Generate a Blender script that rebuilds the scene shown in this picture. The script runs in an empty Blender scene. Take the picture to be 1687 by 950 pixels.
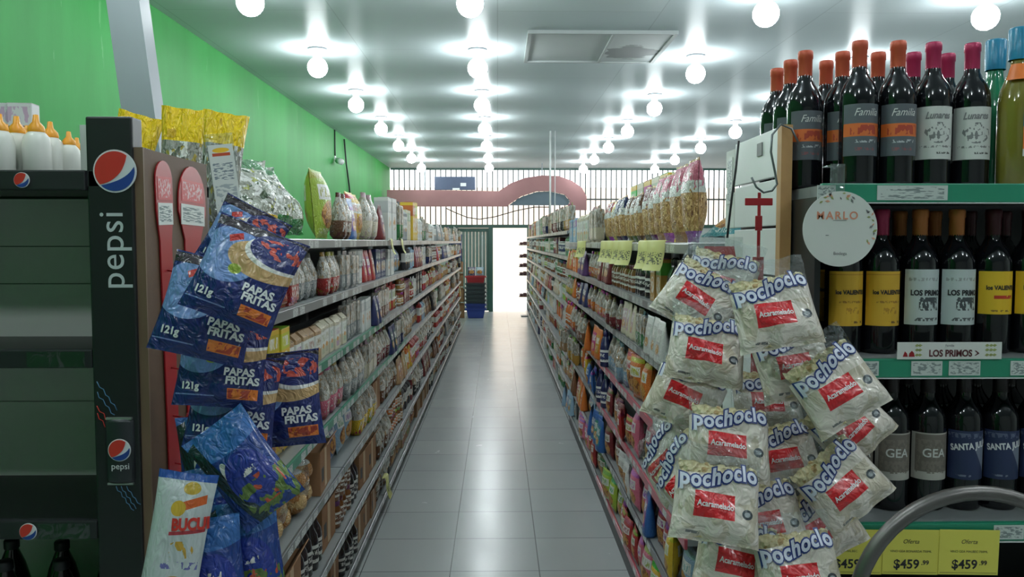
import bpy, bmesh, math, random
from mathutils import Vector, Matrix, Euler

S = bpy.context.scene
COL = S.collection
R = math.radians
PI = math.pi

# ------------------------------------------------------------------ camera, world, exposure
W_, H_, F_ = 1687, 950, 1330.0
cd = bpy.data.cameras.new('camera')
cd.sensor_fit = 'HORIZONTAL'
cd.sensor_width = 36.0
cd.lens = 36.0 * F_ / W_
cd.clip_start = 0.05
cd.clip_end = 200
cam = bpy.data.objects.new('camera', cd)
COL.objects.link(cam)
cam.location = (0, 0, 1.6)
cam.rotation_euler = (R(90 - 3.31), 0, R(-1.01))
S.camera = cam
CAMM = cam.rotation_euler.to_matrix()

def at(x, y, D):
    """world point at depth Y = D seen at pixel (x, y)"""
    d = CAMM @ Vector(((x - W_ / 2) / F_, -(y - H_ / 2) / F_, -1.0))
    return Vector((0, 0, 1.6)) + d * (D / d.y)

S.view_settings.view_transform = 'Standard'
S.view_settings.look = 'None'
S.view_settings.exposure = 0.12
S.view_settings.gamma = 1.0
S.view_settings.use_curve_mapping = False
S.cycles.max_bounces = 8
S.cycles.diffuse_bounces = 4
S.cycles.glossy_bounces = 3
S.cycles.transparent_max_bounces = 14
S.cycles.caustics_reflective = False
S.cycles.caustics_refractive = False
S.cycles.sample_clamp_indirect = 4.0

SKY = 3.2            # daylight outside the shop front
LAMP = 62.0          # emission of each ceiling globe

wd = bpy.data.worlds.new('daylight')
S.world = wd
wd.use_nodes = True
wd.node_tree.nodes['Background'].inputs[0].default_value = (0.93, 0.97, 1.0, 1)
wd.node_tree.nodes['Background'].inputs[1].default_value = SKY

# ------------------------------------------------------------------ colours and materials
def lin(c):
    c = c / 255.0
    return c / 12.92 if c <= 0.04045 else ((c + 0.055) / 1.055) ** 2.4

def rgb(r, g, b):
    return (lin(r), lin(g), lin(b), 1.0)

PAL = {
    'red': rgb(165, 45, 42), 'dark red': rgb(110, 32, 36), 'brown': rgb(110, 72, 48), 'tan': rgb(176, 142, 104),
    'cream': rgb(208, 200, 176), 'white': rgb(214, 216, 212), 'grey': rgb(140, 146, 146), 'navy': rgb(36, 46, 92),
    'blue': rgb(48, 96, 160), 'pale blue': rgb(146, 176, 198), 'green': rgb(52, 122, 66), 'lime': rgb(154, 178, 60),
    'yellow': rgb(212, 176, 48), 'orange': rgb(204, 112, 44), 'pink': rgb(206, 110, 132), 'purple': rgb(96, 62, 118),
    'black': rgb(36, 34, 38), 'teal': rgb(44, 128, 136), 'gold': rgb(180, 138, 62),
}

class NT:
    def __init__(self, name):
        self.m = bpy.data.materials.new(name)
        self.m.use_nodes = True
        self.t = self.m.node_tree
        self.b = self.t.nodes['Principled BSDF']
    def n(self, typ, **kw):
        x = self.t.nodes.new(typ)
        for k, v in kw.items():
            setattr(x, k, v)
        return x
    def l(self, a, b):
        self.t.links.new(a, b)
    def math(self, op, a, b=None, c=None, clamp=False):
        x = self.n('ShaderNodeMath', operation=op, use_clamp=clamp)
        for i, v in enumerate((a, b, c)):
            if v is None:
                continue
            if isinstance(v, (int, float)):
                x.inputs[i].default_value = v
            else:
                self.l(v, x.inputs[i])
        return x.outputs[0]
    def mix(self, fac, a, b, blend='MIX'):
        x = self.n('ShaderNodeMix', data_type='RGBA', blend_type=blend)
        for i, v in ((0, fac), (6, a), (7, b)):
            if isinstance(v, (int, float)):
                x.inputs[i].default_value = v
            elif isinstance(v, tuple):
                x.inputs[i].default_value = v
            else:
                self.l(v, x.inputs[i])
        return x.outputs[2]
    def noise(self, vec, scale, detail=3.0, rough=0.5, dist=0.0):
        x = self.n('ShaderNodeTexNoise')
        x.inputs['Scale'].default_value = scale
        x.inputs['Detail'].default_value = detail
        x.inputs['Roughness'].default_value = rough
        x.inputs['Distortion'].default_value = dist
        if vec is not None:
            self.l(vec, x.inputs['Vector'])
        return x.outputs['Fac']
    def mapping(self, vec, loc=(0, 0, 0), rot=(0, 0, 0), scale=(1, 1, 1)):
        x = self.n('ShaderNodeMapping')
        x.inputs[1].default_value = loc
        x.inputs[2].default_value = rot
        x.inputs[3].default_value = scale
        self.l(vec, x.inputs[0])
        return x.outputs[0]
    def bump(self, h, strength=0.3, dist=0.002):
        x = self.n('ShaderNodeBump')
        x.inputs['Strength'].default_value = strength
        x.inputs['Distance'].default_value = dist
        self.l(h, x.inputs['Height'])
        self.l(x.outputs[0], self.b.inputs['Normal'])
    def coord(self, kind='Generated'):
        return self.n('ShaderNodeTexCoord').outputs[kind]

def mat(name, col, rough=0.5, metal=0.0, var=0.12, scale=8.0, coat=0.0, bump=0.0, spec=0.5, coord='Object'):
    """plain stuff with slight procedural mottling"""
    m = NT(name)
    v = m.coord(coord)
    f = m.noise(v, scale, 4.0)
    dark = tuple(c * (1 - var) for c in col[:3]) + (1,)
    lite = tuple(min(1, c * (1 + var)) for c in col[:3]) + (1,)
    m.l(m.mix(f, dark, lite), m.b.inputs['Base Color'])
    m.b.inputs['Roughness'].default_value = rough
    m.b.inputs['Metallic'].default_value = metal
    m.b.inputs['Coat Weight'].default_value = coat
    m.b.inputs['Specular IOR Level'].default_value = spec
    if bump:
        m.bump(m.noise(v, scale * 6, 3.0), bump, 0.003)
    return m.m

def art(name, base, layers=(), rough=0.35, metal=0.0, coat=0.0, crinkle=0.0, crinkle_scale=14.0, film=None, spec=0.5, rand=True, axis=0):
    """printed packaging; layers are drawn over `base` in the thing's own 0..1 box (u across, v up).
    base / colours: rgba tuple, 'obj' (object colour) or 'alt' (a shifted object colour)."""
    m = NT(name)
    co = m.coord('Generated')
    sx = m.n('ShaderNodeSeparateXYZ')
    m.l(co, sx.inputs[0])
    U, V = sx.outputs[axis], sx.outputs[2]
    oi = m.n('ShaderNodeObjectInfo')
    cvec = co
    if rand:
        add = m.n('ShaderNodeVectorMath', operation='ADD')
        m.l(co, add.inputs[0])
        sc = m.n('ShaderNodeVectorMath', operation='SCALE')
        comb = m.n('ShaderNodeCombineXYZ')
        for i in range(3):
            m.l(oi.outputs['Random'], comb.inputs[i])
        m.l(comb.outputs[0], sc.inputs[0])
        sc.inputs[3].default_value = 23.0
        m.l(sc.outputs[0], add.inputs[1])
        cvec = add.outputs[0]
    alt = None
    def C(c):
        nonlocal alt
        if c == 'obj':
            return oi.outputs['Color']
        if c == 'alt':
            if alt is None:
                hs = m.n('ShaderNodeHueSaturation')
                h = m.math('MULTIPLY_ADD', oi.outputs['Random'], 0.5, 0.25)
                m.l(h, hs.inputs['Hue'])
                hs.inputs['Value'].default_value = 0.75
                m.l(oi.outputs['Color'], hs.inputs['Color'])
                alt = hs.outputs[0]
            return alt
        return c
    def rect(u, v, cu, cv, hu, hv):
        a = m.math('LESS_THAN', m.math('ABSOLUTE', m.math('SUBTRACT', u, cu)), hu)
        b = m.math('LESS_THAN', m.math('ABSOLUTE', m.math('SUBTRACT', v, cv)), hv)
        return m.math('MULTIPLY', a, b)
    def disc(u, v, cu, cv, ru, rv):
        a = m.math('POWER', m.math('DIVIDE', m.math('SUBTRACT', u, cu), ru), 2.0)
        b = m.math('POWER', m.math('DIVIDE', m.math('SUBTRACT', v, cv), rv), 2.0)
        return m.math('LESS_THAN', m.math('ADD', a, b), 1.0)
    col = C(base)
    for L in layers:
        k = L[0]
        u, v = U, V
        if k in ('rect', 'disc', 'rnoise', 'dnoise'):
            cu, cv, hu, hv = L[1:5]
            rot = L[6] if len(L) > 6 and k in ('rect', 'disc') else 0
            if rot:
                c_, s_ = math.cos(rot), math.sin(rot)
                du = m.math('SUBTRACT', U, cu)
                dv = m.math('SUBTRACT', V, cv)
                u = m.math('ADD', m.math('ADD', m.math('MULTIPLY', du, c_), m.math('MULTIPLY', dv, s_)), cu)
                v = m.math('ADD', m.math('SUBTRACT', m.math('MULTIPLY', dv, c_), m.math('MULTIPLY', du, s_)), cv)
            mask = (disc if k[0] == 'd' else rect)(u, v, cu, cv, hu, hv)
            c = L[5]
            if k in ('rnoise', 'dnoise'):
                scv, thr = L[6], L[7]
                mp = m.mapping(cvec, scale=scv)
                mask = m.math('MULTIPLY', mask, m.math('GREATER_THAN', m.noise(mp, 1.0, 2.0), thr))
        elif k == 'noise':      # ('noise', col, scale xyz, threshold)
            c = L[1]
            mask = m.math('GREATER_THAN', m.noise(m.mapping(cvec, scale=L[2]), 1.0, 3.0), L[3])
        elif k == 'soft':
            c = L[1]
            mask = m.math('MULTIPLY', m.noise(m.mapping(cvec, scale=L[2]), 1.0, 3.0), L[3], clamp=True)
        col = m.mix(mask, col, C(c))
    if isinstance(col, tuple):
        m.b.inputs['Base Color'].default_value = col
    else:
        m.l(col, m.b.inputs['Base Color'])
    m.b.inputs['Roughness'].default_value = rough
    m.b.inputs['Metallic'].default_value = metal
    m.b.inputs['Coat Weight'].default_value = coat
    m.b.inputs['Coat Roughness'].default_value = 0.12
    m.b.inputs['Specular IOR Level'].default_value = spec
    if crinkle:
        m.bump(m.noise(m.mapping(cvec, scale=(crinkle_scale,) * 3), 1.0, 2.0, 0.5, 1.2), crinkle, 0.02)
    if film:            # ('v', edge): above v = edge the wrapping is clear film
        out = [n for n in m.t.nodes if n.type == 'OUTPUT_MATERIAL'][0]
        wav = m.math('MULTIPLY_ADD', m.noise(m.mapping(cvec, scale=(5, 5, 5)), 1.0), 0.05, film - 0.025)
        mask = m.math('GREATER_THAN', V, wav)
        tr = m.n('ShaderNodeBsdfTransparent')
        tr.inputs[0].default_value = (0.93, 0.95, 0.95, 1)
        gl = m.n('ShaderNodeBsdfGlossy')
        gl.inputs['Roughness'].default_value = 0.16
        gl.inputs[0].default_value = (0.8, 0.84, 0.86, 1)
        bn = m.n('ShaderNodeBump')
        bn.inputs['Strength'].default_value = 0.6
        bn.inputs['Distance'].default_value = 0.03
        m.l(m.noise(m.mapping(cvec, scale=(9, 9, 9)), 1.0, 2.0, 0.5, 1.0), bn.inputs['Height'])
        m.l(bn.outputs[0], gl.inputs['Normal'])
        lw = m.n('ShaderNodeLayerWeight')
        lw.inputs[0].default_value = 0.3
        f = m.math('MULTIPLY_ADD', lw.outputs[1], 0.30, 0.05, clamp=True)
        ms = m.n('ShaderNodeMixShader')
        m.l(f, ms.inputs[0]); m.l(tr.outputs[0], ms.inputs[1]); m.l(gl.outputs[0], ms.inputs[2])
        m2 = m.n('ShaderNodeMixShader')
        m.l(mask, m2.inputs[0]); m.l(m.b.outputs[0], m2.inputs[1]); m.l(ms.outputs[0], m2.inputs[2])
        m.l(m2.outputs[0], out.inputs[0])
    return m.m

def film_mat(name, tint=(0.93, 0.95, 0.95, 1), lo=0.10, hi=0.45, rough=0.14):
    m = NT(name)
    out = [n for n in m.t.nodes if n.type == 'OUTPUT_MATERIAL'][0]
    co = m.coord('Object')
    tr = m.n('ShaderNodeBsdfTransparent'); tr.inputs[0].default_value = tint
    gl = m.n('ShaderNodeBsdfGlossy'); gl.inputs['Roughness'].default_value = rough
    gl.inputs[0].default_value = (0.85, 0.88, 0.9, 1)
    bn = m.n('ShaderNodeBump'); bn.inputs['Strength'].default_value = 0.7; bn.inputs['Distance'].default_value = 0.01
    m.l(m.noise(co, 30, 2.0, 0.5, 1.0), bn.inputs['Height'])
    m.l(bn.outputs[0], gl.inputs['Normal'])
    lw = m.n('ShaderNodeLayerWeight'); lw.inputs[0].default_value = 0.3
    f = m.math('MULTIPLY_ADD', lw.outputs[1], hi, lo, clamp=True)
    ms = m.n('ShaderNodeMixShader')
    m.l(f, ms.inputs[0]); m.l(tr.outputs[0], ms.inputs[1]); m.l(gl.outputs[0], ms.inputs[2])
    m.l(ms.outputs[0], out.inputs[0])
    return m.m

# ------------------------------------------------------------------ mesh helpers
class MB:
    def __init__(self):
        self.v, self.f, self.mi, self.sm = [], [], [], []
    def add(self, vs, fs, mi=0, smooth=False):
        o = len(self.v)
        self.v += [tuple(p) for p in vs]
        for f in fs:
            self.f.append(tuple(i + o for i in f))
            self.mi.append(mi); self.sm.append(smooth)
        return self
    def box(self, x0, y0, z0, x1, y1, z1, mi=0, bev=0.0):
        if bev > 0:
            b = min(bev, (x1 - x0) / 2.01, (y1 - y0) / 2.01, (z1 - z0) / 2.01)
            bm = bmesh.new()
            bmesh.ops.create_cube(bm, size=1.0)
            for v in bm.verts:
                v.co = Vector(((x0 + x1) / 2 + v.co.x * (x1 - x0), (y0 + y1) / 2 + v.co.y * (y1 - y0), (z0 + z1) / 2 + v.co.z * (z1 - z0)))
            bmesh.ops.bevel(bm, geom=bm.edges[:], offset=b, segments=2, affect='EDGES', profile=0.6)
            bm.verts.index_update()
            self.add([v.co for v in bm.verts], [[v.index for v in f.verts] for f in bm.faces], mi)
            bm.free()
            return self
        vs = [(x, y, z) for x in (x0, x1) for y in (y0, y1) for z in (z0, z1)]
        fs = [(0, 1, 3, 2), (4, 6, 7, 5), (0, 4, 5, 1), (2, 3, 7, 6), (0, 2, 6, 4), (1, 5, 7, 3)]
        return self.add(vs, fs, mi)
    def lathe(self, prof, n=16, c=(0, 0), mi=0, smooth=True, a0=0.0, a1=2 * PI, sq=0.0):
        full = abs(a1 - a0 - 2 * PI) < 1e-6
        k = n if full else n + 1
        vs, fs = [], []
        for r, z in prof:
            for i in range(k):
                a = a0 + (a1 - a0) * i / n
                vs.append((c[0] + r * math.cos(a), c[1] + r * math.sin(a), z))
        for j in range(len(prof) - 1):
            for i in range(n):
                i2 = (i + 1) % k
                fs.append((j * k + i, j * k + i2, (j + 1) * k + i2, (j + 1) * k + i))
        return self.add(vs, fs, mi, smooth)
    def tube(self, pts, r, n=8, mi=0, closed=False, cap=True):
        pts = [Vector(p) for p in pts]
        rs = r if isinstance(r, (list, tuple)) else [r] * len(pts)
        vs, fs = [], []
        up = Vector((0, 0, 1))
        m = len(pts)
        prev = None
        for i, p in enumerate(pts):
            a = pts[(i - 1) % m] if (closed or i > 0) else p
            b = pts[(i + 1) % m] if (closed or i < m - 1) else p
            t = (b - a).normalized()
            if prev is None:
                s = t.cross(up)
                if s.length < 1e-3:
                    s = t.cross(Vector((1, 0, 0)))
            else:
                s = prev - t * prev.dot(t)
            s.normalize(); prev = s
            q = t.cross(s).normalized()
            for k in range(n):
                an = 2 * PI * k / n
                vs.append(p + (s * math.cos(an) + q * math.sin(an)) * rs[i])
        for i in range(m if closed else m - 1):
            for k in range(n):
                fs.append((i * n + k, i * n + (k + 1) % n, ((i + 1) % m) * n + (k + 1) % n, ((i + 1) % m) * n + k))
        if cap and not closed:
            fs.append(tuple(range(n))[::-1]); fs.append(tuple((m - 1) * n + k for k in range(n)))
        return self.add(vs, fs, mi, True)
    def prism(self, poly, y0, y1, mi=0):
        """polygon in x,z extruded along y"""
        n = len(poly)
        vs = [(x, y0, z) for x, z in poly] + [(x, y1, z) for x, z in poly]
        fs = [tuple(range(n)), tuple(range(2 * n - 1, n - 1, -1))]
        fs += [(i, i + n, (i + 1) % n + n, (i + 1) % n) for i in range(n)]
        return self.add(vs, fs, mi)
    def mesh(self, name, mats):
        me = bpy.data.meshes.new(name)
        me.from_pydata(self.v, [], self.f)
        for m in (mats if isinstance(mats, (list, tuple)) else [mats]):
            me.materials.append(m)
        me.polygons.foreach_set('material_index', self.mi)
        me.polygons.foreach_set('use_smooth', self.sm)
        me.update()
        bm = bmesh.new(); bm.from_mesh(me)
        bmesh.ops.recalc_face_normals(bm, faces=bm.faces)
        bm.to_mesh(me); bm.free()
        return me
    def build(self, name, mats, parent=None, loc=None):
        o = bpy.data.objects.new(name, self.mesh(name, mats))
        COL.objects.link(o)
        if parent is not None:
            o.parent = parent
        if loc is not None:
            o.location = loc
        return o

def tag(o, label=None, cat=None, group=None, kind=None):
    for k, v in (('label', label), ('category', cat), ('group', group), ('kind', kind)):
        if v:
            o[k] = v
    return o

def empty(name, loc=(0, 0, 0), rot=(0, 0, 0)):
    o = bpy.data.objects.new(name, None)
    COL.objects.link(o)
    o.location = loc; o.rotation_euler = rot
    o.empty_display_size = 0.05
    return o

def struct(o):
    o['kind'] = 'structure'
    return o

def dup(root, loc=None, rot=None, color=None, scale=None):
    r = root.copy(); COL.objects.link(r)
    for k in ('label', 'group', 'category'):
        pass
    for ch in root.children:
        c = ch.copy(); COL.objects.link(c); c.parent = r
        if color: c.color = color
        for g in ch.children:
            d = g.copy(); COL.objects.link(d); d.parent = c
            if color: d.color = color
    if loc is not None: r.location = loc
    if rot is not None: r.rotation_euler = rot
    if scale is not None: r.scale = scale
    if color: r.color = color
    return r

_tc = {}
def glyphs(txt, size=0.05, bold=0.0, shear=0.0, sub=0.0, sp=1.0, res=3, cx=1.0):
    """flat lettering as (verts xy, faces), centred on the origin"""
    key = (txt, size, bold, shear, sub, sp, res, cx)
    if key in _tc:
        return _tc[key]
    cu = bpy.data.curves.new('t', 'FONT')
    cu.body = txt; cu.size = size; cu.offset = bold; cu.shear = shear
    cu.resolution_u = res; cu.space_character = sp
    ob = bpy.data.objects.new('t', cu)
    COL.objects.link(ob)
    dg = bpy.context.evaluated_depsgraph_get()
    me = bpy.data.meshes.new_from_object(ob.evaluated_get(dg))
    bm = bmesh.new(); bm.from_mesh(me)
    bmesh.ops.triangulate(bm, faces=bm.faces[:])
    if sub:
        for _ in range(3):
            long = [e for e in bm.edges if e.calc_length() > sub]
            if not long: break
            bmesh.ops.subdivide_edges(bm, edges=long, cuts=1)
            bmesh.ops.triangulate(bm, faces=bm.faces[:])
    bm.verts.index_update()
    vs = [(v.co.x, v.co.y) for v in bm.verts]
    fs = [[v.index for v in f.verts] for f in bm.faces]
    bm.free()
    bpy.data.objects.remove(ob); bpy.data.curves.remove(cu); bpy.data.meshes.remove(me)
    if vs:
        x0 = min(v[0] for v in vs); x1 = max(v[0] for v in vs)
        y0 = min(v[1] for v in vs); y1 = max(v[1] for v in vs)
        vs = [((x - (x0 + x1) / 2) * cx, y - (y0 + y1) / 2) for x, y in vs]
    _tc[key] = (vs, fs)
    return _tc[key]

def letter(mb, txt, fn, mi=0, at=(0, 0), rot=0.0, **kw):
    vs, fs = glyphs(txt, **kw)
    c, s = math.cos(rot), math.sin(rot)
    mb.add([fn(at[0] + x * c - y * s, at[1] + x * s + y * c) for x, y in vs], fs, mi)

ORD = ['top', 'second', 'third', 'fourth', 'fifth', 'sixth', 'seventh', 'bottom']
def nth(n):
    return '%d%s' % (n, 'th' if 10 <= n % 100 <= 20 else {1: 'st', 2: 'nd', 3: 'rd'}.get(n % 10, 'th'))

# ------------------------------------------------------------------ room
ROOM = dict(x0=-2.46, x1=5.6, y0=-4.4, y1=18.5, h=3.28)

def floor_mat():
    m = NT('floor tiles')
    p = m.coord('Object')
    br = m.n('ShaderNodeTexBrick')
    br.offset = 0.0; br.squash = 1.0
    br.inputs['Scale'].default_value = 1.0
    br.inputs['Brick Width'].default_value = 0.433
    br.inputs['Row Height'].default_value = 0.433
    br.inputs['Mortar Size'].default_value = 0.0026
    br.inputs['Mortar Smooth'].default_value = 0.1
    br.inputs['Color1'].default_value = rgb(182, 186, 186)
    br.inputs['Color2'].default_value = rgb(192, 195, 194)
    br.inputs['Mortar'].default_value = rgb(58, 58, 60)
    m.l(m.mapping(p, loc=(0.232, 0.05, 0)), br.inputs['Vector'])
    f = m.noise(p, 2.2, 5.0, 0.6)
    st = m.noise(m.mapping(p, scale=(14, 2.5, 1)), 1.0, 4.0, 0.6)
    c = m.mix(m.math('MULTIPLY', f, 0.3), br.outputs['Color'], rgb(160, 164, 164), 'MIX')
    c = m.mix(m.math('MULTIPLY', st, 0.15), c, rgb(206, 208, 206))
    m.l(c, m.b.inputs['Base Color'])
    rr = m.math('MULTIPLY_ADD', m.noise(p, 5.0, 4.0, 0.6), 0.16, 0.16)
    m.l(rr, m.b.inputs['Roughness'])
    m.bump(m.math('ADD', m.math('MULTIPLY', br.outputs['Fac'], -1.0), m.math('MULTIPLY', m.noise(p, 9, 2.0), 0.35)), 0.25, 0.002)
    return m.m

def ceiling_mat():
    m = NT('pale ceiling boards')
    p = m.coord('Object')
    br = m.n('ShaderNodeTexBrick')
    br.offset = 0.5
    br.inputs['Scale'].default_value = 1.0
    br.inputs['Brick Width'].default_value = 2.4
    br.inputs['Row Height'].default_value = 1.2
    br.inputs['Mortar Size'].default_value = 0.004
    br.inputs['Color1'].default_value = rgb(212, 222, 224)
    br.inputs['Color2'].default_value = rgb(206, 216, 219)
    br.inputs['Mortar'].default_value = rgb(180, 190, 192)
    m.l(m.mapping(p, rot=(0, 0, PI / 2)), br.inputs['Vector'])
    f = m.noise(p, 0.9, 5.0, 0.6)
    c = m.mix(m.math('MULTIPLY', f, 0.45), br.outputs['Color'], rgb(180, 194, 198))
    m.l(c, m.b.inputs['Base Color'])
    m.b.inputs['Roughness'].default_value = 0.42
    m.b.inputs['Specular IOR Level'].default_value = 0.5
    m.b.inputs['Anisotropic'].default_value = 0.9
    cx = m.n('ShaderNodeCombineXYZ'); cx.inputs[1].default_value = 1.0
    m.l(cx.outputs[0], m.b.inputs['Tangent'])
    m.bump(m.noise(m.mapping(p, scale=(1.5, 0.5, 1)), 1.0, 2.0), 0.08, 0.02)
    return m.m

def green_wall_mat():
    m = NT('streaky green paint')
    p = m.coord('Object')
    a = m.noise(m.mapping(p, scale=(1, 1.6, 0.35)), 1.5, 6.0, 0.65)
    b = m.noise(m.mapping(p, scale=(1, 5.0, 0.6)), 2.0, 6.0, 0.7)
    c = m.mix(a, rgb(28, 122, 46), rgb(52, 156, 72))
    c = m.mix(m.math('MULTIPLY', m.math('GREATER_THAN', b, 0.66), 0.18), c, rgb(150, 196, 150))
    m.l(c, m.b.inputs['Base Color'])
    m.b.inputs['Roughness'].default_value = 0.6
    m.b.inputs['Specular IOR Level'].default_value = 0.3
    m.bump(b, 0.15, 0.006)
    return m.m

M = {}
M['floor'] = floor_mat()
M['ceiling'] = ceiling_mat()
M['green_wall'] = green_wall_mat()
M['wall'] = mat('off white wall', rgb(190, 194, 190), 0.6, var=0.06, scale=2)
M['street'] = mat('pale paving', rgb(205, 200, 194), 0.8, var=0.08, scale=3)
M['facade'] = mat('beige plaster across the street', rgb(226, 206, 186), 0.8, var=0.08, scale=1.5)  # plain beige wall colour with slight mottling
M['bar_green'] = mat('dark green painted steel', rgb(52, 92, 82), 0.4, var=0.1)
M['bar_dark'] = mat('dark painted bars', rgb(62, 74, 76), 0.4, var=0.1)
M['fascia'] = mat('dusty red brown board', rgb(146, 104, 104), 0.7, var=0.16, scale=3)
M['fascia_dark'] = mat('slate coloured panel', rgb(78, 94, 104), 0.5, var=0.12)
M['steel'] = mat('brushed shelf steel', rgb(176, 180, 180), 0.32, 0.7, var=0.08, scale=20)
M['shelf'] = mat('grey enamelled shelf', rgb(136, 140, 140), 0.42, var=0.06)
M['back'] = mat('dark shelf back', rgb(70, 68, 66), 0.6, var=0.15)
M['plinth'] = mat('dark plinth', rgb(52, 52, 54), 0.5, var=0.15)
M['black'] = mat('black plastic', rgb(28, 30, 33), 0.38, var=0.12)
M['black_gloss'] = mat('black enamel', rgb(26, 29, 32), 0.5, var=0.1)
M['white'] = mat('white plastic', rgb(220, 222, 222), 0.4, var=0.04)
M['paper'] = mat('white paper', rgb(214, 216, 212), 0.6, var=0.05)
M['ink'] = mat('black ink', rgb(34, 34, 40), 0.5, var=0.1)
M['red'] = mat('red plastic', rgb(158, 26, 34), 0.35, var=0.08)
M['dark_red'] = mat('dark red ink', rgb(150, 28, 34), 0.4, var=0.08)
M['blue_ink'] = mat('blue ink', rgb(32, 52, 118), 0.4, var=0.08)
M['white_ink'] = mat('white ink', rgb(232, 234, 236), 0.4, var=0.03)
M['orange_ink'] = mat('orange ink', rgb(226, 118, 48), 0.4, var=0.06)
M['grey_ink'] = mat('grey ink', rgb(120, 120, 122), 0.5, var=0.06)
M['green_rail'] = mat('green plastic rail', rgb(40, 134, 104), 0.3, var=0.06)
M['grey_steel'] = mat('grey painted steel', rgb(140, 146, 152), 0.45, var=0.06, scale=3)
M['wood'] = mat('raw pine', rgb(186, 142, 92), 0.55, var=0.18, scale=30)
M['wire'] = mat('grey wire', rgb(110, 116, 118), 0.35, 0.6, var=0.05)
M['cable'] = mat('black cable', rgb(30, 32, 34), 0.5, var=0.05)

def rail_mat(name, base, metal=0.0, tag_col=rgb(206, 210, 208), dens=0.45, pitch=11.0):
    """rail with small price tickets along its length (object x along the rail, metres)"""
    m = NT(name)
    p = m.coord('Object')
    s = m.n('ShaderNodeSeparateXYZ'); m.l(p, s.inputs[0])
    oi = m.n('ShaderNodeObjectInfo')
    y = m.math('MULTIPLY_ADD', s.outputs[1], pitch, m.math('MULTIPLY', oi.outputs['Random'], 50.0))
    cell = m.math('FLOOR', y)
    fr = m.math('FRACT', y)
    wn = m.n('ShaderNodeTexWhiteNoise', noise_dimensions='1D'); m.l(cell, wn.inputs['W'])
    on = m.math('MULTIPLY', m.math('LESS_THAN', wn.outputs['Value'], dens), m.math('LESS_THAN', m.math('ABSOLUTE', m.math('SUBTRACT', fr, 0.5)), 0.36))
    on = m.math('MULTIPLY', on, m.math('LESS_THAN', m.math('ABSOLUTE', m.math('ADD', s.outputs[2], 0.019)), 0.0135))
    txt = m.math('GREATER_THAN', m.noise(m.mapping(p, scale=(1, 160, 260)), 1.0, 2.0), 0.56)
    tc = m.mix(txt, tag_col, rgb(90, 92, 98))
    m.l(m.mix(on, base, tc), m.b.inputs['Base Color'])
    m.b.inputs['Roughness'].default_value = 0.28
    m.l(m.math('MULTIPLY', m.math('SUBTRACT', 1.0, on), metal), m.b.inputs['Metallic'])
    return m.m

M['rail_silver'] = rail_mat('silver price rail', rgb(150, 154, 156), 0.55)
M['rail_grey'] = rail_mat('grey price rail', rgb(112, 116, 116), 0.3, dens=0.6)
M['rail_dark'] = rail_mat('dark price rail', rgb(84, 86, 88), 0.2, dens=0.35)
M['rail_green'] = rail_mat('green price rail', rgb(44, 128, 100), 0.0, dens=0.6)
M['rail_pink'] = rail_mat('pink price rail', rgb(172, 78, 92), 0.0, dens=0.3)

x0, x1, y0, y1, hh = ROOM['x0'], ROOM['x1'], ROOM['y0'], ROOM['y1'], ROOM['h']
struct(MB().box(x0 - .1, y0 - .1, -0.1, x1 + .1, y1 + .12, 0).build('floor', M['floor']))
struct(MB().box(x0 - .1, y0 - .1, hh, x1 + .1, y1 + .12, hh + 0.12).build('ceiling', M['ceiling']))
struct(MB().box(x0 - .12, y0 - .1, 0, x0, y1 + .12, hh).build('wall_left', M['green_wall']))
struct(MB().box(x1, y0 - .1, 0, x1 + .12, y1 + .12, hh).build('wall_right', M['wall']))
struct(MB().box(x0, y0 - .12, 0, x1, y0, hh).build('wall_back', M['wall']))
# shop front: door opening between DX0 and DX1, grille above
DX0, DX1, DH = -0.11, 0.67, 1.96
struct(MB().box(DX1 + .03, y1, 0, x1, y1 + .12, DH - .04).box(x0, y1, 0, -0.92, y1 + .12, DH - .04).build('wall_front', M['wall']))
struct(MB().box(-9, y1 + .12, -0.12, 12, 40, -0.02).build('street_ground', M['street']))
struct(MB().box(-9, 27, -0.02, 12, 27.4, 3.4).build('wall_opposite', M['facade']))

# grille over the door and across the front
g = empty('window_grille', (0, y1 + .02, 0))
tag(g, 'dark barred grille across the shop front above the doorway', 'grille')
mb = MB()
nb = 0
bx = x0 + .1
bars = MB()
while bx < x1 - .05:
    bars.box(bx - .013, 0, DH, bx + .013, .02, hh - .03)
    bx += 0.118
bars.build('bars', M['bar_dark'], g)
MB().box(x0 + .02, -.01, hh - .05, x1, .03, hh - .005).build('top_rail', M['bar_green'], g)
MB().box(x0 + .02, -.01, 2.55, x1, .03, 2.585).build('middle_rail', M['bar_dark'], g)
struct(MB().box(x0, y1 - .03, DH - .045, x1, y1 + .1, DH + .03).box(DX1, y1 - .03, 0, DX1 + .06, y1 + .1, DH - .045)
       .box(DX0 - .10, y1 - .03, 0, DX0, y1 + .1, DH - .045).build('door_frame', M['bar_green']))
# fixed door leaf beside the opening
dl = empty('door_1', (-0.56, y1 + .03, 0)); struct(dl)
mb = MB()
for k in range(9):
    xx = -.34 + k * .078
    mb.box(xx, 0, .08, xx + .074, .012, DH - .12, bev=.004)
mb.build('ribbed_panel', mat('grey green door sheet', rgb(124, 144, 138), 0.45, var=.1), dl)
MB().box(-.36, -.02, .02, -.32, .04, DH - .05).box(.32, -.02, .02, .35, .04, DH - .05).box(-.32, -.02, .02, .32, .04, .08).box(-.32, -.02, DH - .13, .32, .04, DH - .05).build('leaf_frame', M['bar_green'], dl)
MB().box(.19, -.035, .5, .22, -.022, 1.75, bev=.004).build('pull_handle', M['white'], dl)

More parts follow.
